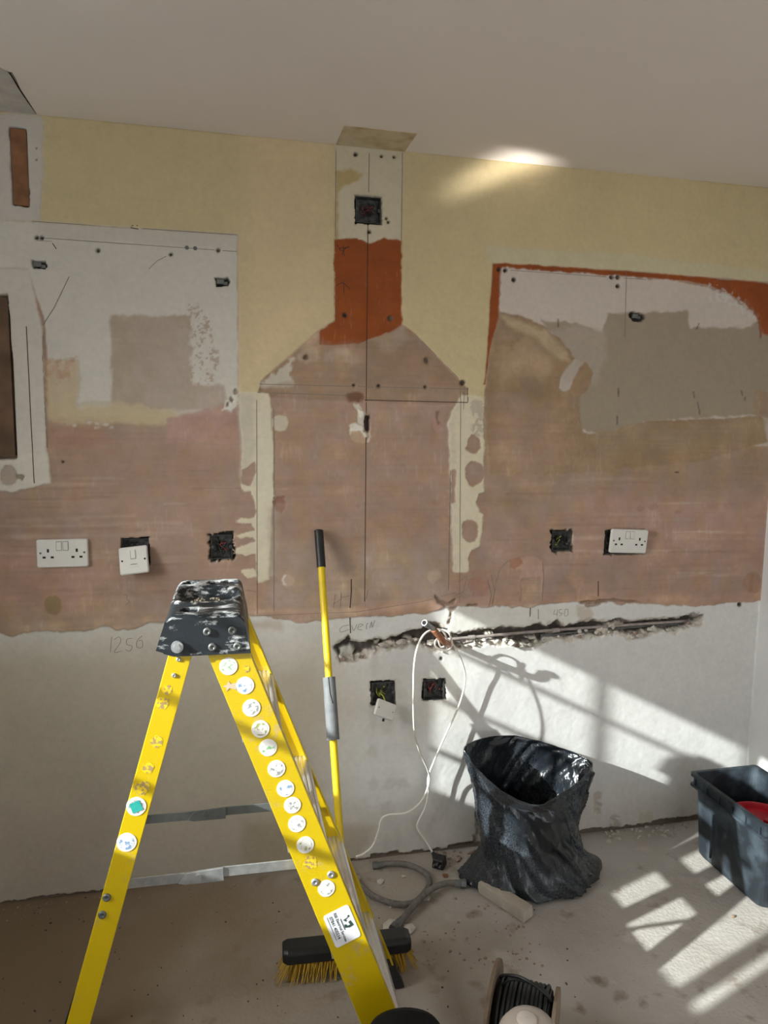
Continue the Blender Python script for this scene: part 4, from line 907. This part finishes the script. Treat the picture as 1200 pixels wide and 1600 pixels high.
def doodle(name, ink, seed):
    m = mat(name, (.70, .66, .62), .45); N = m.node_tree.nodes; L = m.node_tree.links; b = N['Principled BSDF']
    tc = N.new('ShaderNodeTexCoord'); mp = N.new('ShaderNodeMapping'); mp.inputs['Location'].default_value = (seed, seed * .7, 0); L.new(tc.outputs['Object'], mp.inputs[0])
    n1 = N.new('ShaderNodeTexNoise'); n1.inputs['Scale'].default_value = 130; n1.inputs['Detail'].default_value = 3; L.new(mp.outputs[0], n1.inputs['Vector'])
    r = N.new('ShaderNodeMapRange'); r.inputs['From Min'].default_value = .50; r.inputs['From Max'].default_value = .60; r.inputs['To Max'].default_value = .95; L.new(n1.outputs['Fac'], r.inputs['Value'])
    mx = N.new('ShaderNodeMix'); mx.data_type = 'RGBA'; mx.inputs['A'].default_value = (.74, .70, .66, 1); mx.inputs['B'].default_value = (*ink, 1)
    L.new(r.outputs['Result'], mx.inputs['Factor']); L.new(mx.outputs['Result'], b.inputs['Base Color']); return m
dd = [doodle('sticker_green_print', (.16, .42, .14), 0), doodle('sticker_grey_print', (.26, .28, .28), 3), doodle('sticker_blue_print', (.15, .30, .50), 6), doodle('sticker_olive_print', (.32, .36, .10), 9)]
m_core = mat('sticker_white', (.76, .72, .68), .45)
def badge(px, py, di, rail_, r=.0185):
    o = disc(px, py, r, m_core, 'round_sticker', rails[rail_, -1], .0012)
    c = onface(px, py); p = MB().cyl(c + NF * .0012, c + NF * .0016, r * .74, n=24).build('print', dd[di], o)
    kid(p, o); return o
for i, (x, y) in enumerate(((357, 1041), (383, 1071), (393, 1106), (407, 1139), (419, 1168), (432, 1201), (446, 1232), (457, 1258), (464, 1287), (477, 1320), (510, 1388))):
    badge(x, y, (0, 2, 1, 3, 0, 1, 2, 1, 1, 3, 1)[i], 'f', .0178 if i != 7 else .0172)
badge(213, 1260, 1, 'r', .0188); badge(198, 1316, 2, 'r', .0188)
c = onface(213, 1260) + NF * .0020; u = np.array([math.cos(PSI), math.sin(PSI), 0]); w = np.cross(NF, u); a = math.radians(20)
uu = u * math.cos(a) + w * math.sin(a); ww = -u * math.sin(a) + w * math.cos(a)
MB().prism([(-.010, -.010), (.010, -.010), (.010, .010), (-.010, .010)], lambda p_, q_, r_: c + uu * p_ + ww * q_ + NF * r_, .0004).build('teal_square', mat('teal_print', (.03, .42, .36), .5, var=.3, vs=90), rails['r', -1])
for x, y in ((492, 1378), (517, 1366)): disc(x, y, .0078, m_steel, 'rivet', rails['f', -1], .004, True)
for x, y, r in ((167, 1402, .0078), (160, 1429, .0078), (272, 1055, .0045), (279, 1030, .0045)): disc(x, y, r, m_dsteel if r > .005 else m_steel, 'rivet', rails['r', -1], .004, True)
for x, y in ((324, 987), (363, 985), (332, 1011), (371, 1010)): disc(x, y, .0082, mat_cw, 'washer', lad, .004, True, True) if False else disc(x, y, .0082, m_dsteel, 'cap_rivet', lad, .004, True, True)
cbt = onface(277, 1010, 0, True); nf = np.array([math.sin(PSI), -math.cos(PSI), 0])
MB().cyl(cbt, cbt + nf * .006, .0115, n=24).build('pivot_washer', m_steel, lad); MB().cyl(cbt + nf * .006, cbt + nf * .014, .0072, n=6).build('pivot_bolt', m_steel, lad)
# torn sticker residue beside the second badge
c = onface(357, 1072) + NF * .0006
MB().prism([(-.011, 0), (-.003, .003), (0, .010), (.004, .004), (.016, .006), (.014, -.008), (.002, -.004), (-.004, -.010), (-.004, -.003)], lambda p_, q_, r_: c + u * p_ + w * q_ + NF * r_, .0004).build('torn_sticker', mat('torn_sticker', (.55, .44, .30), .7), rails['f', -1])
def worn():
    m = mat('worn_glue_mark', (.58, .405, .001), .5); N = m.node_tree.nodes; L = m.node_tree.links; b = N['Principled BSDF']
    tc = N.new('ShaderNodeTexCoord'); n1 = N.new('ShaderNodeTexNoise'); n1.inputs['Scale'].default_value = 150; n1.inputs['Detail'].default_value = 4; L.new(tc.outputs['Object'], n1.inputs['Vector'])
    r = N.new('ShaderNodeMapRange'); r.inputs['From Min'].default_value = .47; r.inputs['From Max'].default_value = .56; L.new(n1.outputs['Fac'], r.inputs['Value'])
    mx = N.new('ShaderNodeMix'); mx.data_type = 'RGBA'; mx.inputs['A'].default_value = (.76, .53, .01, 1); mx.inputs['B'].default_value = (.36, .24, .10, 1)
    L.new(r.outputs['Result'], mx.inputs['Factor']); L.new(mx.outputs['Result'], b.inputs['Base Color']); return m
m_worn = worn()
for x, y, r_, k in ((262, 1078, .010, 'r'), (254, 1098, .014, 'r'), (246, 1158, .013, 'r'), (231, 1200, .012, 'r'), (222, 1231, .015, 'r'), (486, 1347, .016, 'f'), (386, 1045, .007, 'f')):
    c = onface(x, y); MB().prism([(r_ * random.uniform(.7, 1.1) * math.cos(a), r_ * random.uniform(.7, 1.1) * math.sin(a)) for a in np.linspace(0, 6.283, 15, False)], lambda p_, q_, h_: c + u * p_ + w * q_ + NF * (.0002 + h_), .0003).build('worn_mark', m_worn, rails[k, -1], fix=False)
# rectangular firm label, text running down the rail
A, B_, D_ = onface(502, 1431), onface(541, 1411), onface(527, 1482)
lc = onface(534.5, 1447)
ex = (onface(530, 1486) - onface(506, 1430)); ex /= np.linalg.norm(ex); ey = np.cross(NF, ex)
LT = lambda a, b_, d: lc + ex * a + ey * b_ + NF * (.0008 + d)
lb = MB().prism(rrect(.076, .056, .006), lambda a, b_, r_: LT(a, b_, r_ - .0006), .0008).build('firm_label', m_stk, rails['f', -1])
lb['label'] = 'white label with logo and phone number'
kid(text_mesh('lettering', 'RSE Electrical Services', .0074, lambda a, b_, d: LT(a * 1.0, b_ - .004, .0005), m_ink, lb), lb)
kid(text_mesh('lettering', '07841 405514', .0090, lambda a, b_, d: LT(a - .004, b_ - .0145, .0005), m_ink, lb), lb)
kid(MB().prism([(-.032, -.0215), (.022, -.0215), (.022, -.0207), (-.032, -.0207)], lambda a, b_, r_: LT(a, b_, .0003 + r_), .0003).build('rule', m_ink, lb), lb)
lg = MB(); f_ = lambda a, b_, r_: LT(a * 1.35 - .004, b_ * 1.35 + .012, .0003 + r_)
for pl in ([(-.009, .004), (-.0065, .004), (-.0055, -.004), (-.001, -.001), (-.002, .001), (-.0045, .0), (-.0065, .007), (-.009, .007)], [(.0, .006), (.009, .008), (.010, .001), (.007, -.006), (.002, -.005), (.003, -.002), (.006, -.001), (.006, .003), (.001, .002)], [(-.009, -.0075), (.010, -.0075), (.010, -.0062), (-.009, -.0062)]):
    lg.prism(pl, f_, .0003)
kid(lg.build('logo', m_ink, lb), lb)
# spreader arms
def arm(s, z, m1):
    v = s * (vout(z) - .036); uR = (RL + RR) / 2 - RB * (LH - z); uF = (FL + FR) / 2 + FB * (LH - z)
    nm = 'spreader_arm'; um = uR + (uF - uR) * .42
    MB().box(LP((uR + um) / 2, v, z - .003), (um - uR + .012, .003, .022), np.array(Matrix.Rotation(PSI, 3, 'Z'))).build(nm, m1, lad, bevel=.001)
    a = MB(); 
    a.prism([(um - .05, z - .012), (um - .035, z + .009), (um + .04, z + .013), (um + .04, z - .016), (um - .035, z - .016)], lambda p_, q_, r_: LP(p_, v - .006 + r_, q_), .005).build('spreader_hinge', m1, lad, bevel=.001)
    MB().box(LP((um + uF) / 2 + .022, v, z + .001), (uF - um - .034, .003, .022), np.array(Matrix.Rotation(PSI, 3, 'Z'))).build(nm, m1, lad, bevel=.001)
    for uu_ in (um - .01, uF - .01, uR):
        cc = LP(uu_, v - .006, z - .001); MB().cyl(cc, cc + nf * .004, .0065, n=16).build('rivet', m1, lad)
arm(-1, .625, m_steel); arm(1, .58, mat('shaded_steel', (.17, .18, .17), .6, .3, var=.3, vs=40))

# ---------------------------------------------------------------- rubble bag
bag = empty('rubble_bag', (1.05, -.2, 0), 'open black polythene rubble bag slumped against the wall', 'bag')
NB = 150
def ringpts(xl, xr, yf, yb, zl, zr, zf, zb, pw=2.4):
    out = []
    for k in range(NB):
        t = 2 * math.pi * k / NB; c, s = math.cos(t), math.sin(t)
        ex_ = math.copysign(abs(c) ** (2 / pw), c); ey_ = math.copysign(abs(s) ** (2 / pw), s)
        x = (xl + xr) / 2 + (xr - xl) / 2 * ex_; y = (yf + yb) / 2 + (yb - yf) / 2 * ey_
        zs = zl + (zr - zl) * (ex_ + 1) / 2
        zd = (zb if s > 0 else zf) * (abs(s) ** (1.6 if s > 0 else 1.5)) * (1 if s > 0 else 1 - .55 * c)
        out.append(np.array([x, y, zs + zd]))
    return out
#      xl    xr    yf    yb   zl   zr   zf   zb
LV = [(.89, 1.20, -.33, -.07, .004, .004, 0, 0), (.865, 1.235, -.345, -.06, .010, .010, 0, 0), (.868, 1.225, -.34, -.05, .045, .045, 0, 0), (.878, 1.205, -.325, -.05, .10, .10, 0, 0), (.875, 1.185, -.315, -.05, .165, .15, .0, 0),
      (.860, 1.185, -.315, -.05, .23, .19, 0, .01), (.845, 1.205, -.315, -.045, .30, .24, -.01, .015), (.822, 1.235, -.31, -.04, .37, .295, -.035, .02), (.803, 1.262, -.30, -.035, .435, .35, -.085, .015), (.797, 1.268, -.29, -.03, .462, .372, -.105, .015)]
V = []
for li, a in enumerate(LV):
    R_ = ringpts(*a, pw=(2.6, 2.6, 2.6, 2.5, 2.4, 2.2, 2.0, 1.8, 1.55, 1.5)[li]); f_ = li / (len(LV) - 1)
    for k, p in enumerate(R_):
        t = 2 * math.pi * k / NB
        cen = np.array([1.04, -.19, p[2]]); d = p - cen; d[2] = 0; L2 = np.linalg.norm(d); d /= L2
        V.append(p)
nl = len(LV)
# refine rows by interpolation for wrinkle detail
rows = []
for i in range(nl - 1):
    A_ = V[i * NB:(i + 1) * NB]; B2 = V[(i + 1) * NB:(i + 2) * NB]; s = 11
    for q_ in range(s): rows.append([A_[k] * (1 - q_ / s) + B2[k] * q_ / s for k in range(NB)])
rows.append(V[-NB:]); rows = np.array(rows); nr_ = len(rows)
tt = np.linspace(0, 2 * math.pi, NB, False)[None, :]; hh = np.linspace(0, 1, nr_)[:, None]
ang = tt * 3.0
def ridged(x, y, s): return 1 - np.abs(2 * fbm(x, y, s, 3) - 1) * 2
def wrap(f): # periodic blend in angle
    a = f(tt + 0 * hh, hh + 0 * tt); b_ = f(tt - 2 * math.pi + 0 * hh, hh + 0 * tt); w_ = (tt / (2 * math.pi)); return a * (1 - w_) + b_ * w_
fold = wrap(lambda t, h: np.clip(ridged(t * 2.6 + h * 4.5, h * .8 + 5, 70) - .35, 0, 1)) * .020
wr_ = fold * 1.3 + wrap(lambda t, h: ridged(t * 1.6 + h * 3.2, h * 2.0 - t * .8, 60)) * .014 + wrap(lambda t, h: ridged(t * 4.0 - h * 3.5, h * 4 + t, 63)) * .006 + wrap(lambda t, h: ridged(t * 9 + h * 4, h * 3, 66)) * .0018
amp = .30 + .8 * np.sin(np.clip(hh, 0, 1) * math.pi) ** .5
dirs = rows - np.array([1.04, -.19, 0]); dirs[..., 2] = 0; dirs /= np.linalg.norm(dirs, axis=-1, keepdims=True)
rows = rows + dirs * ((wr_ - .012) * amp)[..., None]
# horizontal slump fold around mid height at the right
rows[..., 1] = np.minimum(rows[..., 1], -.016)
rows[..., 2] = np.maximum(rows[..., 2], .003)
# pulled-out bottom corners
for sx, gx_, amt in ((-1, .865, .085), (1, 1.235, .075)):
    w_ = np.exp(-((rows[..., 0] - gx_) / .05) ** 2 - ((rows[..., 2]) / .05) ** 2 - ((rows[..., 1] + .16) / .10) ** 2); rows[..., 0] += sx * amt * w_
inner = rows[::-1].copy(); dI = inner - np.array([1.04, -.19, 0]); dI[..., 2] = 0
inner = inner - dI / np.linalg.norm(dI, axis=-1, keepdims=True) * .0035
keep = inner[:, :, 2].mean(1) > .17; inner = inner[keep]
allr = np.concatenate([rows, inner]); nrr = len(allr)
V = [tuple(p) for p in allr.reshape(-1, 3)]
F = [(i * NB + k, i * NB + (k + 1) % NB, (i + 1) * NB + (k + 1) % NB, (i + 1) * NB + k) for i in range(nrr - 1) for k in range(NB)] + [tuple(range(NB - 1, -1, -1))]
def bag_mat():
    m = mat('black_polythene', (.012, .015, .019), .27, spec=.6); N = m.node_tree.nodes; L = m.node_tree.links; b = N['Principled BSDF']
    tc = N.new('ShaderNodeTexCoord')
    n1 = N.new('ShaderNodeTexNoise'); n1.inputs['Scale'].default_value = 5.5; n1.inputs['Detail'].default_value = 4; n2 = N.new('ShaderNodeTexNoise'); n2.inputs['Scale'].default_value = 210; n2.inputs['Detail'].default_value = 8
    for q in (n1, n2): L.new(tc.outputs['Object'], q.inputs['Vector'])
    r1 = N.new('ShaderNodeMapRange'); r1.inputs['From Min'].default_value = .42; r1.inputs['From Max'].default_value = .70; L.new(n1.outputs['Fac'], r1.inputs['Value'])
    r2 = N.new('ShaderNodeMapRange'); r2.inputs['From Min'].default_value = .35; r2.inputs['From Max'].default_value = .7; L.new(n2.outputs['Fac'], r2.inputs['Value'])
    mm = N.new('ShaderNodeMath'); mm.operation = 'MULTIPLY'; L.new(r1.outputs['Result'], mm.inputs[0]); L.new(r2.outputs['Result'], mm.inputs[1])
    mx = N.new('ShaderNodeMix'); mx.data_type = 'RGBA'; mx.inputs['A'].default_value = (.012, .015, .019, 1); mx.inputs['B'].default_value = (.085, .10, .12, 1)
    L.new(mm.outputs[0], mx.inputs['Factor']); L.new(mx.outputs['Result'], b.inputs['Base Color'])
    ra = N.new('ShaderNodeMapRange'); ra.inputs['To Min'].default_value = .20; ra.inputs['To Max'].default_value = .48; L.new(mm.outputs[0], ra.inputs['Value']); L.new(ra.outputs['Result'], b.inputs['Roughness'])
    n3 = N.new('ShaderNodeTexNoise'); n3.inputs['Scale'].default_value = 22; n3.inputs['Detail'].default_value = 5; n3.inputs['Distortion'].default_value = 1.2
    mp = N.new('ShaderNodeMapping'); mp.inputs['Rotation'].default_value = (0, .55, 0); mp.inputs['Scale'].default_value = (2.2, 1, .35); L.new(tc.outputs['Object'], mp.inputs[0]); L.new(mp.outputs[0], n3.inputs['Vector'])
    bp = N.new('ShaderNodeBump'); bp.inputs['Strength'].default_value = .38; bp.inputs['Distance'].default_value = .009; L.new(n3.outputs['Fac'], bp.inputs['Height']); L.new(bp.outputs['Normal'], b.inputs['Normal']); return m
m_bag2 = bag_mat()
MB().add(V, F).build('bag_skin', m_bag2, bag, smooth=True)
# contents: broken plaster heap inside
hp = MB(); rr = random.Random(9)
for i in range(60):
    c = (rr.uniform(.92, 1.15), rr.uniform(-.27, -.10), rr.uniform(.13, .17)); s = rr.uniform(.02, .05)
    hp.box(c, (s, s * .7, s * .5), np.array(Matrix.Rotation(rr.uniform(0, 3), 3, 'Z') @ Matrix.Rotation(rr.uniform(-.6, .6), 3, 'X')), .7)
k = hp.build('rubble_fill', mat('dark_rubble', (.06, .055, .05), .9, var=.5, vs=40), bag); k['kind'] = 'stuff'

# ---------------------------------------------------------------- crate with red tub
cx0, cx1, cy0, cy1, cz1 = 1.660, 1.940, -.545, -.160, .300
crate = empty('storage_crate', ((cx0 + cx1) / 2, (cy0 + cy1) / 2, 0), 'dusty dark grey plastic crate in the right-hand corner', 'crate')
def rr_ring(x0_, x1_, y0_, y1_, r, z, n=6):
    P = []
    for cx, cy, a0 in ((x1_ - r, y1_ - r, 0), (x0_ + r, y1_ - r, 90), (x0_ + r, y0_ + r, 180), (x1_ - r, y0_ + r, 270)):
        for k in range(n): a = math.radians(a0 + 90 * k / (n - 1)); P.append((cx + r * math.cos(a), cy + r * math.sin(a), z))
    return P
def loft(rings, caps=(True, True)):
    n = len(rings[0]); V = [p for r in rings for p in r]
    F = [(i * n + k, i * n + (k + 1) % n, (i + 1) * n + (k + 1) % n, (i + 1) * n + k) for i in range(len(rings) - 1) for k in range(n)]
    if caps[0]: F.append(tuple(range(n)))
    if caps[1]: F.append(tuple((len(rings) - 1) * n + k for k in range(n)))
    return MB().add(V, F)
g = .026; t = .004
ro = lambda d, z, r=.03: rr_ring(cx0 + d, cx1 - d, cy0 + d, cy1 - d, r, z)
loft([ro(g + .006, .002, .03), ro(g, .012), ro(.014, .235), ro(.012, cz1 - .002, .02), ro(.012 + t, cz1 - .002, .02), ro(.014 + t, .235), ro(g + t, .016), ro(g + .01, .012)]).build('tub', m_crate, crate)
rim = loft([ro(.012, cz1 - .048, .018), ro(.0, cz1 - .048, .014), ro(.0, cz1 - .040, .014), ro(.007, cz1 - .038, .014), ro(.007, cz1 - .014, .014), ro(.0, cz1 - .012, .014), ro(.0, cz1, .014), ro(.014, cz1 + .001, .014), ro(.015, cz1 - .048, .018)], (False, False)).build('rim', m_crate, crate)
for y in np.linspace(cy0 + .03, cy1 - .03, 6): MB().box((cx0 + .006, y, cz1 - .026), (.010, .004, .026)).build('rim_rib', m_crate, crate)
for x in np.linspace(cx0 + .03, cx1 - .03, 4): MB().box((x, cy0 + .006, cz1 - .026), (.004, .010, .026)).build('rim_rib', m_crate, crate)
MB().box((cx0 + .012, cy0 + .26, .12), (.006, .006, .16)).build('side_rib', m_crate, crate); MB().box((cx0 + .020, cy0 + .10, cz1 - .062), (.012, .10, .022)).build('hand_hold', m_crate, crate, bevel=.003)
tubc = (1.808, -.365, .012)
rt = empty('paint_tub', tubc, 'round red tub standing inside the grey crate', 'tub')
MB().lathe([(.001, 0), (.095, 0), (.098, .005), (.108, .19), (.113, .19), (.113, .205), (.107, .205), (.104, .198), (.102, .188), (.001, .184)], tubc, 48).build('tub_body', m_red, rt, smooth=True).modifiers.new('e', 'EDGE_SPLIT').split_angle = .6
MB().box((tubc[0] + .045, tubc[1] - .02, .212), (.085, .07, .012), np.array(Matrix.Rotation(.5, 3, 'Z'))).build('red_block', m_red, rt, bevel=.002)

# ---------------------------------------------------------------- offcut, reel, tub, dark case
a = F3(754, 1390); b_ = F3(824, 1436)
d = b_ - a; yaw = math.atan2(d[1], d[0]); L3 = np.linalg.norm(d)
R = np.array(Matrix.Rotation(yaw, 3, 'Z')); mid = (a + b_) / 2
mb = MB(); rr = random.Random(2); V = []
for i, xs in enumerate(np.linspace(-L3 / 2, L3 / 2, 9)):
    k = .95 + .1 * rr.random(); sec = [(-.024, .0), (-.025, .018), (-.024, .037), (-.004, .039), (.021, .038), (.025, .020), (.024, .0)]
    V += [mid + R @ np.array([xs + (.006 * rr.random() if i in (0, 8) else 0), y_ * k * (.96 if i in (0, 8) else 1), z_ * k * (.96 if i in (0, 8) else 1)]) for y_, z_ in sec]
n = 7; F = [(k * n + i, k * n + (i + 1) % n, (k + 1) * n + (i + 1) % n, (k + 1) * n + i) for k in range(8) for i in range(n)] + [tuple(range(n)), tuple(range(8 * n, 9 * n))]
o = mb.add(V, F).build('plaster_offcut', mat('pale_block', (.52, .46, .38), .85, var=.2, vs=30, bump=.5), bevel=.002)
setp(o, 'pale oblong plaster offcut lying against the foot of the black bag', 'block')

# cable reel lying on its side, black flex wound between two fibreboard flanges
rc = F3(805, 1560, .13); rc = np.array([.686, -.925, .125])
rax = np.array([.85, -.53, 0.0]); rax /= np.linalg.norm(rax)
reel = empty('cable_reel', (rc[0], rc[1], 0), 'reel of black cable with brown flanges at the bottom edge of the photo', 'cable reel')
u_ = np.cross(rax, [0, 0, 1]); u_ /= np.linalg.norm(u_); RR_ = np.stack([u_, np.array([0, 0, 1.]), rax], 1)
if np.linalg.det(RR_) < 0: RR_[:, 0] *= -1
for s, rad in ((-1, .128), (1, .112)):
    MB().lathe([(.03, -.004), (rad, -.004), (rad, .004), (.03, .004), (.03, -.004)], rc + rax * s * .072 - np.array([0, 0, .125 - rad]) , 48, RR_).build('flange', m_card, reel)
MB().cyl(rc - rax * .07, rc + rax * .07, .05, n=24).build('core', m_card, reel)
rr = random.Random(4)
for layer, R0 in ((0, .078), (1, .088), (2, .097)):
    for k in range(13 - layer):
        off = -.062 + (k + layer * .5) * .0102; tilt = rr.uniform(-.05, .05); pts = []
        for j in range(25):
            t_ = 2 * math.pi * j / 24; R1 = R0 + rr.uniform(-.0012, .0012)
            pts.append(rc + rax * (off + tilt * .05 * math.sin(t_)) + RR_[:, 0] * R1 * math.cos(t_) + RR_[:, 1] * R1 * math.sin(t_))
        MB().tube(pts, .0050, 7, 2).build('cable_turn', m_blk, reel, smooth=True)
pts = [rc + rax * -.05 + RR_[:, 1] * .10, rc + rax * -.03 + RR_[:, 1] * .118 + u_ * .0, rc + rax * .01 + RR_[:, 1] * .122, rc + rax * .045 + RR_[:, 1] * .112, rc + rax * .06 + RR_[:, 1] * .095]
MB().tube(pts, .0035, 8, 6).build('loose_turn', m_blk, reel, smooth=True)
MB().tube([rc + rax * q + RR_[:, 1] * h_ + RR_[:, 0] * w_ for q, h_, w_ in ((-.06, .10, .02), (-.045, .125, 0), (-.01, .137, -.01), (.03, .132, -.02), (.058, .108, -.015), (.062, .085, 0))], .0038, 8, 6).build('loose_turn', m_blk, reel, smooth=True)

tp = W3(818, 1574, -1.15)
o = empty('cream_bottle', (tp[0], tp[1] - .03, 0), 'tall cream plastic bottle with domed shoulder in front of the black cable reel', 'bottle')
ht = tp[2]
pr_ = [(.001, 0), (.060, 0), (.066, .006), (.067, ht - .075), (.065, ht - .050), (.058, ht - .026), (.046, ht - .009), (.030, ht - .001), (.016, ht + .001), (.001, ht + .001)]
MB().lathe(pr_, (tp[0], tp[1] - .03, 0), 48).build('body', m_cream, o, smooth=True)
MB().lathe([(.020, ht - .006), (.020, ht + .003), (.017, ht + .005), (.001, ht + .0055)], (tp[0] - .006, tp[1] - .03, 0), 32).build('cap', mat('paler_cap', (.55, .49, .44), .4), o, smooth=True)

bp_ = W3(634, 1572, -1.12); hb = bp_[2]
o = empty('tool_case', (bp_[0], bp_[1], 0), 'black rounded plastic tool case just entering the bottom edge', 'case')
th = np.linspace(0, math.pi, 19); arch = [(.075 * math.cos(a), hb - .055 + .055 * math.sin(a) ** .9) for a in th] + [(-.075, 0), (.075, 0)]
Rb = np.array(Matrix.Rotation(math.radians(-10), 3, 'Z')); B0 = np.array([bp_[0], bp_[1] + .01, 0])
MB().prism(arch, lambda p_, q_, r_: B0 + Rb @ np.array([p_, -r_, q_]), .15).build('shell', mat('matt_black_shell', (.004, .004, .004), .7, spec=.15), o, bevel=.02)
MB().tube([B0 + Rb @ np.array(q) for q in ((.03, -.075, hb - .02), (.03, -.085, hb + .0), (0, -.085, hb + .004), (-.03, -.085, hb), (-.03, -.075, hb - .02))], .006, 10).build('handle', m_rub, o, smooth=True)

# ---------------------------------------------------------------- rubble and litter
def chunk(c, s, seed, m, name, label, cat, group, flat=.6):
    rr = random.Random(seed); bm = bmesh.new(); bmesh.ops.create_icosphere(bm, subdivisions=1, radius=.5)
    me = bpy.data.meshes.new(name); V = []
    for v in bm.verts: v.co *= rr.uniform(.75, 1.2); v.co.x *= s; v.co.y *= s * .75; v.co.z *= s * flat
    bmesh.ops.rotate(bm, verts=bm.verts, matrix=Matrix.Rotation(rr.uniform(0, 6.28), 3, 'Z'))
    zmin = min(v.co.z for v in bm.verts)
    bm.to_mesh(me); bm.free(); me.materials.append(m); o = bpy.data.objects.new(name, me); COL.objects.link(o)
    o.location = (c[0], c[1], c[2]); return setp(o, label, cat, group) if cat else o, zmin
rr = random.Random(12)
def frag(px, py, s, m, name, label, group, flat=.5, cat='debris'):
    p = F3(px, py); o, zm = chunk(p, s, int(px * 7 + py), m, name, label, cat, group, flat); o.location.z = fz(p[0], p[1]) - zm - .0005; return o
frag(595, 1378, .038, m_plas, 'plaster_fragment', 'grey flake inside the loop of the braided hose, the largest there', None, .25)
frag(631, 1370, .018, m_plas, 'plaster_fragment', 'small pale crumb inside the loop of the braided hose', None, .3)
frag(664, 1404, .045, m_plas, 'plaster_fragment', 'pale flat flake right under the crossing hoses', None, .3)
frag(612, 1448, .075, m_plas, 'plaster_fragment', 'pale slab of plaster behind the right end of the broom head', None, .22)
frag(640, 1452, .055, m_plas, 'plaster_fragment', 'broken pale tile-like flake at the right end of the broom head', None, .22)
frag(610, 1417, .018, m_plas, 'plaster_fragment', 'small crumb between hose and ladder foot', None, .5)
frag(696, 1369, .026, m_wood, 'wood_splinter', 'short dark splinter just above the end of the crossing hose', None, .3)
for k, (x, y, s_, lb_) in enumerate(((560, 1374, .024, 'plaster fragment beside the ladder foot rail, inside the hose loop at left'), (692, 1352, .022, 'plaster fragment just right of the black plug'), (716, 1345, .028, 'larger pinkish plaster fragment at the wall foot left of the bag'), (741, 1341, .020, 'plaster fragment nearest the left edge of the black bag'))):
    frag(x, y, s_, m_plasp if k == 2 else m_plas, 'plaster_fragment', lb_, None, .6)
def grit(name, label, pts, m):
    mb = MB()
    for x, y, q_ in pts:
        p = F3(x, y); z = fz(p[0], p[1]); R = np.array(Matrix.Rotation(rr.uniform(0, 3), 3, 'Z') @ Matrix.Rotation(rr.uniform(-.4, .4), 3, 'X'))
        mb.box((p[0], p[1], z + q_ * .2), (q_, q_ * rr.uniform(.5, 1), q_ * .5), R, rr.uniform(.5, .9))
    setp(mb.build(name, m, fix=False), label, 'grit', None, 'stuff')
L1 = [(x, 1301 - .12 * (x - 960) + rr.uniform(-4, 14), rr.uniform(.004, .015)) for x in [rr.uniform(945, 1080) for _ in range(60)]]
L2 = [(x, 1419 - .121 * x + abs(rr.gauss(0, 10)), rr.uniform(.002, .007)) for x in [rr.uniform(-20, 420) if rr.random() < .5 else rr.uniform(-10, 110) for _ in range(90)]]
L3_ = [(rr.uniform(0, 900), rr.uniform(1400, 1600), rr.uniform(.002, .006)) for _ in range(120)]
L4 = [(rr.uniform(640, 850), rr.uniform(1400, 1520), rr.uniform(.003, .009)) for _ in range(70)]
L5 = [(rr.uniform(680, 780), 1340 - .12 * (0) + rr.uniform(-12, 14), rr.uniform(.004, .014)) for _ in range(50)]
grit('plaster_grit', 'pale grit along the foot of the wall between bag and crate', L1, m_plas)
grit('plaster_grit', 'brownish grit along the foot of the wall at the far left', L2, m_plasp)
grit('plaster_grit', 'fine dark grit strewn over the floor in front of the wall', L3_, mat('dark_grit', (.09, .075, .06), .9))
grit('plaster_grit', 'brown crumbs scattered between the broom head and the bag', L4, m_plasp)
grit('plaster_grit', 'pinkish plaster dust heap left of the bag', L5, m_plasp)
frag(1146, 1432, .016, m_card, 'wood_splinter', 'small curled shaving on the floor in front of the crate', None, .5)
# loose plaster pieces lodged in and under the trench (parts of the wall)
for k in range(46):
    i = rr.randrange(len(TL) - 1); t_ = rr.random(); x = TL[i][0] * (1 - t_) + TL[i + 1][0] * t_; y = TL[i][1] * (1 - t_) + TL[i + 1][1] * t_ + rr.uniform(-5, 3)
    big = (790 < x < 830 or 970 < x < 1030) and rr.random() < .7
    p = W3(x, y); s = rr.uniform(.012, .026) * (1.5 if big else 1)
    o, _ = chunk((p[0], rr.uniform(.000, .010), p[2]), s, k * 13, m_plas if rr.random() < .75 else m_plasp, 'plaster_lump', None, None, None, .7)
    o.parent = wall_back
for k, (x, y, s) in enumerate(((800, 1004, .05), (815, 1008, .035), (1000, 992, .045), (757, 1000, .03), (676, 1004, .05), (650, 1000, .03), (600, 1008, .05), (628, 1003, .045), (700, 1008, .03), (741, 1008, .02))):
    p = W3(x, y); o, _ = chunk((p[0], .004, p[2]), s, k * 5 + 1, m_plas, 'plaster_lump', None, None, None, .45); o.parent = wall_back
